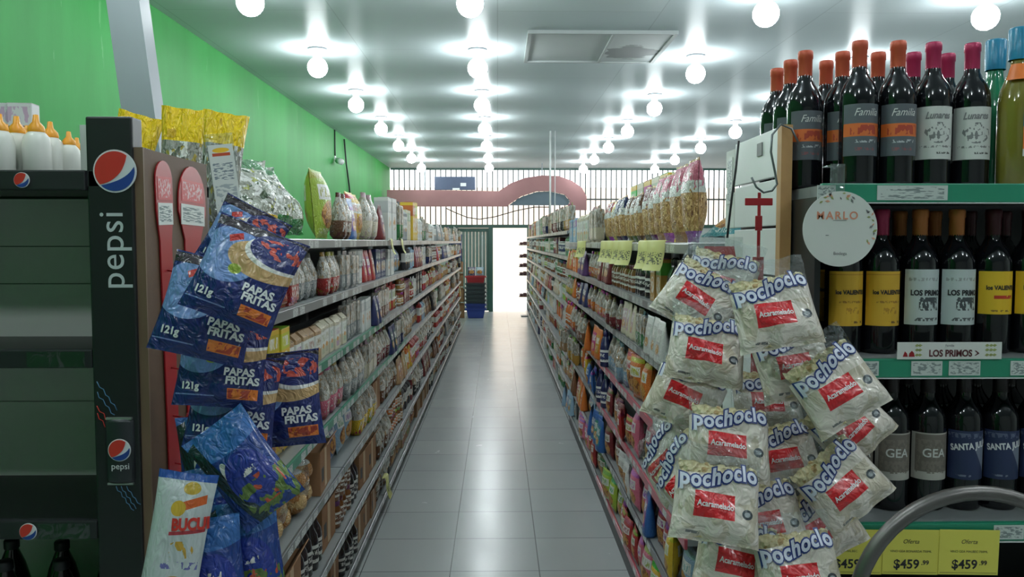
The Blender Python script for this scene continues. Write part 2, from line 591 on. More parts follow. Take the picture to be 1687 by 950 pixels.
# ceiling hatch with a stained vent board
h0, h1 = at(872, 102, 7.55), at(1068, 102, 7.55)
ht = empty('ceiling_hatch', ((h0.x + h1.x) / 2, 7.05, hh))
tag(ht, 'square ceiling hatch with a lifted board and a dark stain', 'hatch')
hm = mat('hatch board', rgb(182, 188, 188), 0.5, var=0.06, scale=3)
MB().box(-.57, -.5, -.012, .08, .5, 0).build('board', hm, ht)
def stain_mat():
    m = NT('stained hatch board')
    p = m.coord('Object')
    ds = m.n('ShaderNodeVectorMath', operation='DISTANCE')
    m.l(m.mapping(p, scale=(2.2, 2.2, 1)), ds.inputs[0]); ds.inputs[1].default_value = (.75, .3, 0)
    f = m.math('ADD', ds.outputs['Value'], m.math('MULTIPLY', m.noise(m.mapping(p, scale=(3, 12, 1)), 1.0, 5.0), 0.9))
    m.l(m.mix(m.math('LESS_THAN', f, .98), rgb(182, 188, 188), rgb(112, 118, 118)), m.b.inputs['Base Color'])
    return m.m
MB().box(.10, -.5, -.02, .57, .5, 0).build('stained_board', stain_mat(), ht)
fr = MB()
for (a, b, c, d) in ((-.6, -.53, .6, -.5), (-.6, .5, .6, .53), (-.6, -.5, -.57, .5), (.57, -.5, .6, .5), (.08, -.5, .10, .5)):
    fr.box(a, b, -.028, c, d, 0)
fr.build('edge_trim', mat('hatch trim', rgb(164, 170, 170), .5, var=.05), ht)

# ------------------------------------------------------------------ ceiling lamps
def emit(name, col, s):
    m = NT(name)
    m.b.inputs['Emission Color'].default_value = col
    m.b.inputs['Emission Strength'].default_value = s
    m.b.inputs['Base Color'].default_value = (0.9, 0.9, 0.9, 1)
    return m.m
M['globe'] = emit('lit globe', (0.90, 0.98, 1.0, 1), LAMP)
lamp0 = None
lm_plate = MB().lathe([(0.0, 0), (.085, 0), (.085, -.012), (.07, -.02), (0, -.02)], 20).mesh('ceiling_plate', M['grey_steel'])
lm_sock = MB().lathe([(.028, -.018), (.032, -.05), (.034, -.085), (.0, -.085)], 14).mesh('socket', M['white'])
def sphere(r, cz, n=18, m=12):
    return [(max(1e-5, r * math.sin(PI * i / m)), cz + r * math.cos(PI * i / m)) for i in range(m + 1)]
lm_globe = MB().lathe(sphere(.086, -.164), 18).mesh('globe', M['globe'])
LX = [(-1.57, 'column nearest the green wall'), (-.175, 'column over the aisle'), (1.79, 'column over the popcorn-side shelving'), (3.3, 'column beyond the wine bottles')]
for ci, (lx, cname) in enumerate(LX):
    row = 0
    for k in range(-3, 7):
        Y = (5.25, 5.25, 5.45, 5.5)[ci] + k * 1.92
        if Y < y0 + .3 or Y > y1 - .4:
            continue
        L = empty('ceiling_lamp', (lx, Y, hh))
        for me in (lm_plate, lm_sock, lm_globe):
            o = bpy.data.objects.new(me.name, me); COL.objects.link(o); o.parent = L
        row += 1
        d = 'glowing white globe lamp in the %s, %s from the door' % (cname, nth(7 - k))
        tag(L, d, 'lamp', 'globe lamps on the ceiling')

# ------------------------------------------------------------------ shelving
def bay(label, X, side, Y0, L, levels, rails, depth=0.47, base_h=0.0, group=None):
    """one bay of shelving; side = +1: shelves open toward +x, X is the lip; levels are shelf tops"""
    b = empty('shelving_bay', (X, Y0, 0))
    tag(b, label, 'shelving', group)
    top = max(levels)
    s = side
    def bx(m, a0, a1, c0, c1, z0, z1, **k):
        xa, xb = sorted((-s * a0, -s * a1))
        return m.box(xa, c0, z0, xb, c1, z1, **k)
    bx(MB(), depth, depth + .02, 0, L, .0, top - .02).build('back_panel', M['back'], b)
    for yy in (0.0, L - .03):
        bx(MB(), depth - .035, depth, yy, yy + .03, 0, top - .005).build('upright', M['steel'], b)
    bx(MB(), .03, depth, 0.0, L, 0, min(levels) - .03).build('plinth', M['plinth'], b)
    for z, rk in zip(levels, rails):
        sh = bx(MB(), .0, depth - .035, .004, L - .004, z - .022, z).build('shelf', M['shelf'], b)
        m = MB()
        bx(m, -.011, 0.0, .002, L - .002, -.034, .0, bev=.003)
        r = m.build('price_rail', M[rk], sh, (0, 0, z))
    return b

LG_X, LG_Y0, LG_L, LG_N = -0.68, 2.23, 1.25, 10
LG_LV = [1.61, 1.385, 1.14, .885, .62, .33, .10]
for k in range(LG_N):
    rl = ['rail_silver', 'rail_silver', 'rail_silver', 'rail_grey', 'rail_grey', 'rail_grey', 'rail_grey']
    if k < 2: rl[2] = 'rail_green'
    if k < 3: rl[3] = 'rail_green'
    bay('%s bay of the green-wall shelving, counted from the cooler' % ('first' if k == 0 else nth(k + 1)), LG_X, 1, LG_Y0 + k * LG_L, LG_L, LG_LV, rl, group='green-wall shelving bays')
RG_X, RG_Y0, RG_L, RG_N = 0.60, 2.49, 1.14, 4
RG_LV = [1.595, 1.368, 1.16, .91, .66, .43, .20]
for k in range(RG_N):
    rl = ['rail_silver', 'rail_silver', 'rail_silver', 'rail_dark', 'rail_dark', 'rail_dark', 'rail_dark']
    if k < 2: rl[3] = 'rail_pink'; rl[4] = 'rail_pink'; rl[6] = 'rail_pink'
    bay('%s bay of the popcorn-side shelving, counted from the wine' % ('first' if k == 0 else nth(k + 1)), RG_X, -1, RG_Y0 + k * RG_L, RG_L, RG_LV, rl, group='popcorn-side shelving bays')
FG_X, FG_Y0, FG_L, FG_N = 0.62, 7.10, 1.25, 8
FG_LV = [1.70, 1.47, 1.25, 1.04, .82, .60, .38, .16]
for k in range(FG_N):
    bay('%s bay of the far shelving, counted from the doorway' % nth(FG_N - k), FG_X, -1, FG_Y0 + k * FG_L, FG_L, FG_LV, ['rail_grey'] * 8, group='far shelving bays')

# ------------------------------------------------------------------ packaged goods
WHITE, INK = rgb(216, 216, 210), rgb(48, 40, 44)
FOOD = rgb(190, 138, 66)
M['p_bag'] = art('printed foil bag', 'obj', [
    ('rect', .5, .90, .6, .045, 'alt'), ('disc', .5, .34, .36, .2, FOOD), ('dnoise', .5, .34, .36, .2, rgb(122, 70, 34), (9, 9, 9), .54),
    ('rect', .5, .66, .38, .11, WHITE), ('rnoise', .5, .66, .34, .07, 'alt', (22, 8, 9), .5), ('rnoise', .5, .1, .4, .04, WHITE, (30, 8, 30), .56)],
    rough=.28, crinkle=.5)
M['p_clear'] = art('clear bag with printed foot', rgb(150, 146, 132), [
    ('noise', rgb(206, 204, 196), (5, 5, 6), .5), ('noise', rgb(176, 146, 108), (6, 6, 6), .60), ('rect', .5, .2, .6, .2, 'obj'),  # first, pale noise: film glints painted into the colour
    ('rnoise', .5, .26, .4, .1, WHITE, (16, 6, 9), .55), ('rnoise', .5, .1, .45, .08, 'alt', (12, 6, 12), .56), ('rect', .5, .95, .6, .05, 'alt')],
    rough=.22, crinkle=.8)
M['p_paper'] = art('paper packet', 'obj', [
    ('rect', .5, .56, .6, .2, WHITE), ('rnoise', .5, .57, .38, .1, 'alt', (20, 6, 10), .5), ('rect', .5, .2, .3, .08, 'alt'),
    ('rnoise', .5, .82, .4, .08, INK, (26, 6, 30), .58), ('disc', .5, .34, .2, .07, FOOD)], rough=.6)
M['p_carton'] = art('printed carton', 'obj', [
    ('rect', .5, .78, .6, .14, 'alt'), ('rnoise', .5, .78, .36, .09, WHITE, (16, 6, 8), .48), ('disc', .5, .4, .34, .2, WHITE),
    ('dnoise', .5, .4, .3, .16, FOOD, (8, 8, 8), .5), ('rnoise', .5, .1, .4, .05, WHITE, (30, 8, 34), .56)], rough=.42)
M['p_pouch'] = art('stand up pouch', 'obj', [
    ('rect', .5, .5, .34, .3, 'alt'), ('rnoise', .5, .62, .3, .1, WHITE, (16, 5, 9), .47), ('disc', .5, .34, .25, .12, FOOD),
    ('dnoise', .5, .34, .25, .12, WHITE, (12, 12, 12), .58)], rough=.3, crinkle=.35)
M['p_label'] = art('paper band label', WHITE, [
    ('rect', .5, .5, .6, .3, 'obj'), ('rnoise', .5, .55, .45, .14, WHITE, (14, 5, 8), .5), ('rnoise', .5, .2, .5, .1, INK, (30, 8, 20), .55)], rough=.5)
M['p_jar'] = mat('jar contents behind glass', rgb(120, 76, 40), .12, var=.3, scale=40, coat=.6)
M['p_bottle'] = art('plastic bottle', 'obj', [('soft', rgb(30, 24, 24), (2, 2, 2), .4)], rough=.2, coat=.4)
M['p_cap'] = art('moulded cap', 'alt', [], rough=.4)
M['p_tin'] = mat('tin end', rgb(186, 188, 188), .28, .9, var=.05)
M['p_board'] = mat('brown cardboard', rgb(146, 106, 72), .75, var=.12, scale=10)
M['p_bread'] = art('bagged bread rolls', rgb(176, 122, 66), [('noise', rgb(206, 170, 116), (3, 3, 3), .5), ('noise', rgb(226, 222, 208), (13, 13, 22), .68), ('rect', .5, .95, .6, .06, 'obj')], rough=.22, crinkle=.8)

def pillow_fn(w, h, t, seed=0, crimp=.05, wr=.05, pinch=.07, slump=0.0):
    rd = random.Random(seed)
    ph = [rd.uniform(0, 6.28) for _ in range(6)]
    def f(u, v, s):
        """u,v in -1..1, s=+1 front / -1 back -> local x, y, z (front is -y)"""
        a = max(0.0, 1 - abs(u) ** 2.4) ** .62
        vv = min(1.0, abs(v) / (1 - crimp))
        b = max(0.0, 1 - vv ** 2.6) ** .7
        sl = 1 + slump * (-v)
        th = t / 2 * a * b * sl + .0008
        crease = wr * t * (math.sin(u * 7 + ph[0]) * .5 + math.sin(u * 13 + ph[1] + v) * .35) * vv ** 2 * (.4 + .6 * b) * a
        lump = wr * t * .7 * math.sin(u * 3.1 + ph[2] + 2 * v) * math.sin(v * 3.7 + ph[3]) * a * b
        edge = wr * t * .5 * math.sin(u * 9 + ph[4]) * max(0, vv - .8) * 5 * (1 - a * .5)
        x = w / 2 * u * (1 - pinch * (1 - v * v))
        z = h / 2 * v * (1 - .02 * (1 - u * u))
        return (x, -s * th - crease - edge - s * lump, z)
    return f

def pillow(mb, w, h, t, seed=0, nx=10, ny=12, mi=0, base=True, zig=True, **k):
    f = pillow_fn(w, h, t, seed, **k)
    dz = h / 2 if base else 0
    def us(n): return [-math.cos(PI * i / n) * .5 + (2 * i / n - 1) * .5 for i in range(n + 1)]
    U_, V_ = us(nx), us(ny)
    for s in (1, -1):
        vs = []
        for v in V_:
            for i, u in enumerate(U_):
                x, y, z = f(u, v, s)
                vs.append((x, y, z + dz))
        fs = []
        for j in range(ny):
            for i in range(nx):
                q = (j * (nx + 1) + i, j * (nx + 1) + i + 1, (j + 1) * (nx + 1) + i + 1, (j + 1) * (nx + 1) + i)
                fs.append(q if s > 0 else q[::-1])
        mb.add(vs, fs, mi, True)
    return f

def build_snack_bag():
    mb = MB(); pillow(mb, .15, .21, .07, 3)
    return mb.build('snack_bag', M['p_bag']), .15, .07, .21
def build_small_packet():
    mb = MB(); pillow(mb, .115, .15, .045, 5, nx=8, ny=8)
    return mb.build('noodle_packet', M['p_bag']), .115, .045, .15
def build_clear_bag():
    mb = MB()
    def sec(v, n=14):      # slumped see-through bag gathered at the top
        pass
    w, d, h = .12, .085, .215
    prof = [(0, .0), (.55, .0), (.92, .02), (1.0, .06), (.98, .11), (.86, .155), (.62, .19), (.75, .215)]
    vs, fs = [], []
    n = 14
    rd = random.Random(4)
    for j, (r, z) in enumerate(prof):
        fl = 1 - .75 * max(0, (z - .12) / .095) if z > .12 else 1
        for i in range(n):
            a = 2 * PI * i / n
            wob = 1 + .07 * math.sin(3 * a + j) + .03 * math.sin(7 * a - j)
            ca, sa = math.cos(a), math.sin(a)
            q = (abs(ca) ** 3 + abs(sa) ** 3) ** (-1 / 3) * .92
            vs.append((w / 2 * r * ca * q * wob / 1.0 if r else 0, d / 2 * r * sa * q * wob * fl if r else 0, z))
    for j in range(len(prof) - 1):
        for i in range(n):
            fs.append((j * n + i, j * n + (i + 1) % n, (j + 1) * n + (i + 1) % n, (j + 1) * n + i))
    mb.add(vs, fs, 0, True)
    return mb.build('clear_bag', M['p_clear']), .125, .09, .215
def build_pasta_packet():
    mb = MB()
    mb.box(-.045, -.026, .012, .045, .026, .2, bev=.012)
    mb.box(-.042, -.002, .195, .042, .002, .222); mb.box(-.042, -.014, .0, .042, .014, .014)
    return mb.build('pasta_packet', M['p_clear']), .09, .052, .222
def build_flour_packet():
    mb = MB()
    mb.box(-.048, -.032, 0, .048, .032, .145, bev=.006)
    mb.add([(-.046, -.03, .143), (.046, -.03, .143), (.046, .03, .143), (-.046, .03, .143), (-.044, -.006, .166), (.044, -.006, .166), (.044, .006, .166), (-.044, .006, .166)],
           [(0, 1, 5, 4), (1, 2, 6, 5), (2, 3, 7, 6), (3, 0, 4, 7), (4, 5, 6, 7)])
    return mb.build('flour_packet', M['p_paper']), .096, .064, .166
def build_carton():
    mb = MB()
    mb.box(-.055, -.03, 0, .055, .03, .185, bev=.002)
    o = mb.build('carton', M['p_carton'])
    MB().box(-.053, -.0305, .1855, .053, .012, .1868).build('flap', M['p_cap'], o)
    return o, .11, .061, .187
def build_wafer():
    mb = MB()
    mb.box(-.03, -.022, .012, .03, .022, .18, bev=.008)
    mb.add([(-.03, -.001, .178), (.03, -.001, .178), (.033, -.001, .2), (-.033, -.001, .2), (-.03, .001, .178), (.03, .001, .178), (.033, .001, .2), (-.033, .001, .2)],
           [(0, 1, 2, 3), (5, 4, 7, 6), (0, 3, 7, 4), (1, 5, 6, 2), (3, 2, 6, 7)])
    mb.box(-.03, -.008, 0, .03, .008, .014)
    return mb.build('biscuit_packet', M['p_paper']), .066, .044, .2
def build_pouch():
    mb = MB()
    w, h = .12, .18
    vs, fs = [], []
    n = 16
    for j, (t, z) in enumerate([(.0, 0), (.055, 0), (.06, .012), (.052, .05), (.036, .11), (.014, .155), (.002, .168), (.002, .18)]):
        for i in range(n):
            a = 2 * PI * i / n
            ca, sa = math.cos(a), math.sin(a)
            vs.append((w / 2 * math.copysign(abs(ca) ** .6, ca) * (0 if j == 0 else 1), t / 2 * math.copysign(abs(sa) ** .8, sa), z))
    for j in range(7):
        for i in range(n):
            fs.append((j * n + i, j * n + (i + 1) % n, (j + 1) * n + (i + 1) % n, (j + 1) * n + i))
    fs.append(tuple(7 * n + i for i in range(n)))
    mb.add(vs, fs, 0, True)
    return mb.build('stand_up_pouch', M['p_pouch']), .12, .06, .18
def build_tin():
    o = MB().lathe([(0, 0), (.037, 0), (.038, .003), (.0365, .006), (.0365, .106), (.038, .109), (.037, .112), (.034, .110), (0, .110)], 16).build('food_tin', M['p_tin'])
    MB().lathe([(.0369, .009), (.0369, .103)], 16).build('paper_label', M['p_label'], o)
    return o, .077, .077, .112
def build_jar():
    o = MB().lathe([(0, 0), (.034, 0), (.038, .006), (.038, .09), (.03, .105), (.03, .112), (0, .112)], 16).build('glass_jar', M['p_jar'])
    MB().lathe([(.0384, .022), (.0384, .078)], 16).build('paper_label', M['p_label'], o)
    MB().lathe([(.032, .106), (.033, .108), (.033, .124), (.031, .127), (0, .127)], 16).build('lid', M['p_cap'], o)
    return o, .077, .077, .127
def build_bottle():
    o = MB().lathe([(0, 0), (.03, 0), (.034, .006), (.034, .11), (.03, .135), (.016, .165), (.013, .185), (0, .185)], 14).build('sauce_bottle', M['p_bottle'])
    MB().lathe([(.0344, .03), (.0344, .1)], 14).build('paper_label', M['p_label'], o)
    MB().lathe([(.0135, .176), (.016, .178), (.015, .2), (.006, .21), (0, .21)], 12).build('cap', M['p_cap'], o)
    return o, .069, .069, .21
def build_box():
    mb = MB()
    mb.box(-.13, -.09, 0, .13, .09, .19)
    o = mb.build('cardboard_box', M['p_board'])
    fl = MB()
    fl.add([(-.13, -.09, .19), (.13, -.09, .19), (.128, -.12, .225), (-.128, -.12, .225), (-.13, -.088, .192), (.13, -.088, .192), (.128, -.118, .227), (-.128, -.118, .227)],
           [(0, 1, 2, 3), (4, 7, 6, 5), (0, 3, 7, 4), (1, 5, 6, 2), (2, 6, 7, 3)])
    fl.build('flap', M['p_board'], o)
    MB().box(-.025, -.0905, 0.01, .025, -.0895, .185).build('parcel_tape', mat('parcel tape', rgb(186, 150, 96), .3), o)
    MB().box(-.10, -.0907, .05, -.05, -.0903, .11).build('print_mark', M['ink'], o)
    return o, .26, .2, .23
def build_bread():
    mb = MB()
    vs, fs = [], []
    def lump(cx, cy, cz, rx, ry, rz):
        mb.add([(cx + rx * math.sin(PI * j / 8) * math.cos(2 * PI * i / 12), cy + ry * math.sin(PI * j / 8) * math.sin(2 * PI * i / 12), cz + rz * math.cos(PI * j / 8)) for j in range(9) for i in range(12)],
               [(j * 12 + i, (j + 1) * 12 + i, (j + 1) * 12 + (i + 1) % 12, j * 12 + (i + 1) % 12) for j in range(8) for i in range(12)], 0, True)
    for cx, cz in ((-.05, .045), (.045, .05), (-.005, .11), (.06, .13), (-.06, .125)):
        lump(cx, -.01, cz, .058, .055, .045)
    f = mb.build('bread_bag', M['p_bread'])
    m2 = MB(); pillow(m2, .22, .21, .125, 8, nx=10, ny=10)
    m2.build('clear_wrapper', film_mat('bread wrapper film'), f)
    return f, .26, .14, .21

PROTO = {}
def P(kind):
    if kind not in PROTO:
        PROTO[kind] = dict(bag=build_snack_bag, packet=build_small_packet, clear=build_clear_bag, pasta=build_pasta_packet, flour=build_flour_packet, carton=build_carton,
                           wafer=build_wafer, pouch=build_pouch, tin=build_tin, jar=build_jar, bottle=build_bottle, box=build_box, bread=build_bread)[kind]()
    return PROTO[kind]
NOUN = dict(bag='foil snack bag', packet='noodle packet', clear='clear gathered bag', pasta='clear pasta packet', flour='paper flour packet', carton='carton', wafer='biscuit packet',
            pouch='stand-up pouch', tin='food tin', jar='lidded jar', bottle='sauce bottle', box='cardboard box', bread='bag of bread rolls')
CAT = dict(bag='snack bag', packet='packet', clear='bag', pasta='packet', flour='packet', carton='carton', wafer='packet', pouch='pouch', tin='tin', jar='jar', bottle='bottle', box='box', bread='bread')
COUNT = {}

def jitter(c, rd, a=.12):
    k = 1 + rd.uniform(-a, a)
    return tuple(min(1, max(0, x * k)) for x in c[:3]) + (1,)

def fill(X, side, Y0, Y1, z, clear, explicit, kinds, cols, run, level, end, seed, wmul=1.0, tall=False, reverse=False, mess=0.0):
    """a shelf's run of goods; explicit = [(kind, colour, facings, scale)] from the near end, then random repeats"""
    rd = random.Random(seed)
    y = Y0 + .02
    q = list(explicit)
    items = []
    while y < Y1 - .05:
        if q:
            kind, colour, nrep, sc = q.pop(0)
        else:
            kind = rd.choice(kinds); colour = rd.choice(cols); nrep = rd.randint(2, 6); sc = rd.uniform(.86, 1.12)
        root, w, d, h = P(kind)
        s = sc * wmul
        s = min(s, (clear - .012) / h)
        stack = 1
        if kind in ('tin', 'flour', 'jar', 'carton') and 2 * h * s * .8 < clear and not tall:
            s2 = min(s, (clear - .012) / (2 * h)); stack = 2; s = max(s2, s * .75) if 2 * h * max(s2, s * .75) < clear - .006 else s2
        if kind in ('packet',) and not tall and rd.random() < .5 and 2 * h * s < clear - .01:
            stack = 2
        back = rd.uniform(-.03, .006) if kind in ('bag', 'packet', 'clear', 'pouch', 'tall', 'pasta') else rd.uniform(-.008, .014)
        c = jitter(PAL[colour], rd, .1)
        for _ in range(nrep):
            if y + w * s > Y1 - .01:
                y = Y1; break
            for st in range(stack):
                yy = y + w * s / 2
                dx = d * s / 2 + .004 + back + rd.uniform(0, .012) - mess * rd.uniform(.1, .45) * .1
                if kind in ('packet', 'bag'):
                    dx += .01
                lean = 0
                if kind in ('bag', 'packet') and stack == 1:
                    lean = -rd.uniform(0, .16) + mess * .08
                y += .004 if kind == 'bread' else 0
                r = dup(root, (X - side * dx, yy, z + .0015 + st * (h * s + .0015)), (lean, 0, side * PI / 2 + rd.uniform(-.05, .05) * (1 + 4 * mess)), c, (s, s, s * (1 if stack > 1 else rd.uniform(.96, 1.0))))
                if lean:
                    r.location.x -= side * .02
                    r.location.z += .0012 + abs(math.sin(lean)) * .004
                items.append((r, kind, colour, stack, st))
            y += w * s * 1.03 + rd.uniform(.004, .010) + .006 * mess
        y += rd.uniform(.0, .02)
    cnt = {}
    order = items if not reverse else items[::-1]
    for r, kind, colour, stack, st in order:
        key = (kind, colour, st if stack > 1 else 0)
        cnt[key] = cnt.get(key, 0) + 1
        low = '' if stack == 1 else ('lower ' if st == 0 else 'upper ')
        tag(r, '%s%s %s, %s shelf of %s, %s from %s' % (low, colour, NOUN[kind], level, run, nth(cnt[key]), end), CAT[kind], '%ss on %s, %s shelf' % (NOUN[kind], run, level))
        COUNT[kind] = COUNT.get(kind, 0) + 1
    return items

MUTED = ['brown', 'tan', 'cream', 'white', 'grey', 'red', 'dark red', 'navy', 'green', 'orange', 'pale blue', 'black', 'gold']
WARM = ['brown', 'tan', 'orange', 'dark red', 'red', 'cream', 'white', 'gold', 'black', 'yellow']
Lk = ['packet', 'pasta', 'flour', 'carton', 'wafer', 'pouch', 'tin', 'jar', 'clear', 'bottle']
run, end = 'green-wall shelving', 'cooler'
# (explicit near goods, kinds beyond, colours beyond)
LSH = [
    None,
    ([('clear', 'orange', 2, 1.0), ('clear', 'red', 1, .95), ('pasta', 'red', 3, .9), ('clear', 'grey', 3, .8), ('clear', 'red', 3, .9), ('pasta', 'grey', 5, .9), ('tin', 'white', 4, 1.0), ('pouch', 'red', 3, 1), ('carton', 'navy', 4, 1), ('carton', 'white', 3, .9)],
     ['carton', 'pasta', 'packet', 'pouch', 'wafer', 'tin'], MUTED),
    ([('bag', 'lime', 1, .95), ('carton', 'yellow', 2, 1.05), ('flour', 'tan', 5, .85), ('flour', 'cream', 6, .85), ('pasta', 'grey', 4, .9), ('carton', 'white', 3, .9), ('pouch', 'navy', 2, .9), ('pasta', 'brown', 6, .95), ('wafer', 'red', 5, 1)],
     ['wafer', 'packet', 'carton', 'pasta', 'jar'], WARM),
    ([('bag', 'white', 2, 1.05), ('bag', 'yellow', 2, 1.0), ('pouch', 'red', 2, 1.0), ('clear', 'pink', 3, 1.0), ('clear', 'grey', 4, 1.0), ('pasta', 'cream', 5, .95), ('clear', 'dark red', 4, .9), ('pouch', 'navy', 2, 1)],
     ['pasta', 'clear', 'packet', 'pouch', 'wafer', 'flour'], MUTED),
    ([('box', 'brown', 1, .95), ('bread', 'white', 2, 1.05), ('box', 'brown', 1, .95), ('bag', 'blue', 2, 1.05), ('bag', 'pale blue', 2, 1.0), ('clear', 'yellow', 4, 1.0), ('box', 'brown', 1, .9), ('clear', 'brown', 5, 1.0), ('pouch', 'tan', 4, 1)],
     ['clear', 'pouch', 'packet', 'flour', 'jar', 'wafer'], WARM),
    ([('box', 'brown', 2, 1.05), ('bottle', 'black', 5, 1.0), ('box', 'brown', 1, 1.0), ('jar', 'brown', 4, 1.0), ('bottle', 'black', 3, 1.0), ('box', 'brown', 2, .95), ('clear', 'brown', 4, 1.0)],
     ['jar', 'clear', 'packet', 'bottle', 'flour', 'pouch'], ['brown', 'tan', 'dark red', 'black', 'grey', 'orange']),
    ([('box', 'brown', 6, .85), ('bottle', 'black', 5, .85), ('box', 'brown', 3, .85), ('clear', 'brown', 4, .85)],
     ['clear', 'packet', 'jar', 'flour', 'box'], ['brown', 'dark red', 'black', 'grey', 'tan']),
]
for i, sh in enumerate(LSH):
    if sh is None: continue
    z = LG_LV[i]
    clear = LG_LV[i - 1] - .04 - z
    fill(LG_X, 1, LG_Y0, LG_Y0 + LG_N * LG_L, z, clear, sh[0], sh[1], sh[2], run, ORD[i] if i < 6 else 'bottom', end, 40 + i, 1.0)

run, end = 'popcorn-side shelving', 'wine'
RSH = [
    None,
    ([('carton', 'black', 2, 1.0), ('bottle', 'black', 3, 1.0), ('carton', 'gold', 2, .9), ('bottle', 'black', 6, .98), ('jar', 'brown', 8, 1.0), ('pouch', 'dark red', 4, 1), ('clear', 'orange', 5, .8), ('pouch', 'purple', 4, .95), ('carton', 'orange', 5, .9)],
     ['pouch', 'clear', 'jar'], WARM),
    ([('clear', 'dark red', 3, .9), ('pouch', 'white', 3, .9), ('pasta', 'green', 3, .9), ('pouch', 'cream', 4, .9), ('clear', 'dark red', 4, .85), ('wafer', 'brown', 3, 1.0), ('clear', 'orange', 8, .85), ('pouch', 'navy', 3, 1), ('jar', 'dark red', 6, 1)],
     ['clear', 'pouch', 'jar'], WARM),
    ([('clear', 'white', 3, 1.0), ('bag', 'white', 2, 1.0), ('bag', 'orange', 3, 1.0), ('clear', 'pale blue', 5, 1.0), ('bottle', 'navy', 3, 1), ('pouch', 'orange', 5, 1.0), ('clear', 'brown', 5, 1), ('clear', 'orange', 4, 1)],
     ['pasta', 'clear', 'bottle'], WARM),
    ([('bag', 'white', 2, 1), ('bag', 'yellow', 1, 1.0), ('packet', 'cream', 2, 1.0), ('bag', 'pink', 2, 1.0), ('packet', 'red', 2, .95), ('packet', 'dark red', 4, 1), ('bottle', 'navy', 4, 1), ('packet', 'blue', 4, 1), ('bag', 'yellow', 2, .95), ('bag', 'orange', 3, 1)],
     ['packet', 'pasta', 'clear'], WARM + ['pale blue', 'yellow']),
    ([('bag', 'pale blue', 1, .95), ('bag', 'yellow', 1, .9), ('packet', 'red', 2, 1.0), ('pouch', 'blue', 1, 1.0), ('bag', 'pink', 2, .95), ('packet', 'white', 3, 1), ('bag', 'dark red', 3, .95), ('pouch', 'blue', 4, 1), ('packet', 'pale blue', 4, 1), ('pouch', 'orange', 4, 1)],
     ['packet', 'pouch', 'pasta'], MUTED + ['yellow', 'blue']),
    ([('bag', 'navy', 2, .92), ('bag', 'yellow', 2, .9), ('bag', 'pink', 2, .9), ('packet', 'red', 4, 1), ('bag', 'lime', 3, .95), ('packet', 'green', 4, 1), ('bag', 'red', 3, .9), ('packet', 'pink', 5, 1)],
     ['packet', 'bag', 'pouch'], MUTED + ['yellow', 'blue', 'pink']),
]
for i, sh in enumerate(RSH):
    if sh is None: continue
    z = RG_LV[i]
    clear = RG_LV[i - 1] - .04 - z
    fill(RG_X, -1, RG_Y0, RG_Y0 + RG_N * RG_L, z, clear, sh[0], sh[1], sh[2], run, ORD[i] if i < 6 else 'bottom', end, 60 + i, 1.0, mess=(0, .2, .5, 1, 1, 1, 1)[i])
run, end = 'far shelving', 'doorway'
FK = [['carton', 'pasta'], ['tin', 'carton', 'flour'], ['jar', 'tin', 'wafer'], ['pouch', 'wafer', 'flour'], ['carton', 'bottle', 'pouch'], ['packet', 'flour', 'tin'], ['pasta', 'bottle', 'wafer'], ['bag', 'carton', 'flour']]
for i, z in enumerate(FG_LV):
    clear = (FG_LV[i - 1] - .04 - z) if i else .26
    fill(FG_X, -1, FG_Y0, FG_Y0 + FG_N * FG_L, z, clear, [], FK[i], MUTED + ['lime', 'green', 'white', 'cream'], run, ORD[i], end, 80 + i, 1.35, tall=(i == 0), reverse=True)

# ------------------------------------------------------------------ goods on the top shelves
M['p_tall'] = art('tall bag of pasta', rgb(176, 136, 84), [
    ('noise', rgb(214, 176, 116), (10, 10, 12), .52), ('noise', rgb(112, 72, 40), (12, 12, 12), .62), ('rect', .5, .80, .6, .16, 'obj'),
    ('rnoise', .5, .66, .5, .07, WHITE, (6, 6, 8), .42), ('rnoise', .5, .82, .4, .1, WHITE, (14, 6, 9), .56), ('rect', .5, .06, .6, .08, 'alt')], rough=.24, crinkle=.7)
M['p_yellowtop'] = art('yellow topped clear sack', rgb(150, 152, 144), [
    ('noise', rgb(226, 228, 224), (7, 7, 5), .56), ('noise', rgb(92, 96, 84), (9, 9, 5), .60), ('noise', rgb(176, 160, 84), (6, 6, 9), .60),
    ('rect', .5, .86, .7, .14, rgb(244, 208, 30)), ('rnoise', .5, .84, .7, .1, rgb(206, 166, 30), (2.2, 2, 3), .6)], rough=.2, crinkle=1.0, crinkle_scale=9)
M['p_cello'] = art('crinkled cellophane bag', rgb(168, 172, 160), [
    ('noise', rgb(232, 234, 230), (9, 9, 9), .54), ('noise', rgb(74, 92, 72), (10, 10, 8), .60), ('noise', rgb(150, 156, 70), (7, 7, 7), .62),
    ('rect', .5, .1, .7, .1, 'obj'), ('rnoise', .5, .92, .7, .1, rgb(84, 132, 92), (6, 6, 6), .45)], rough=.14, crinkle=1.0, crinkle_scale=8)

def build_tall():
    mb = MB(); pillow(mb, .15, .27, .075, 11, nx=10, ny=14, wr=.09)
    return mb.build('tall_pasta_bag', M['p_tall']), .15, .08, .27
PROTO['tall'] = build_tall()
NOUN['tall'] = 'topped tall pasta bag'; CAT['tall'] = 'pasta bag'
def build_sack():
    mb = MB(); pillow(mb, .17, .36, .13, 13, nx=14, ny=18, wr=.2, pinch=.16, slump=.3)
    return mb.build('snack_sack', M['p_yellowtop']), .17, .12, .36
def build_cello():
    mb = MB(); pillow(mb, .36, .27, .17, 17, nx=16, ny=14, wr=.13, slump=.35)
    return mb.build('cellophane_bag', M['p_cello']), .36, .2, .27

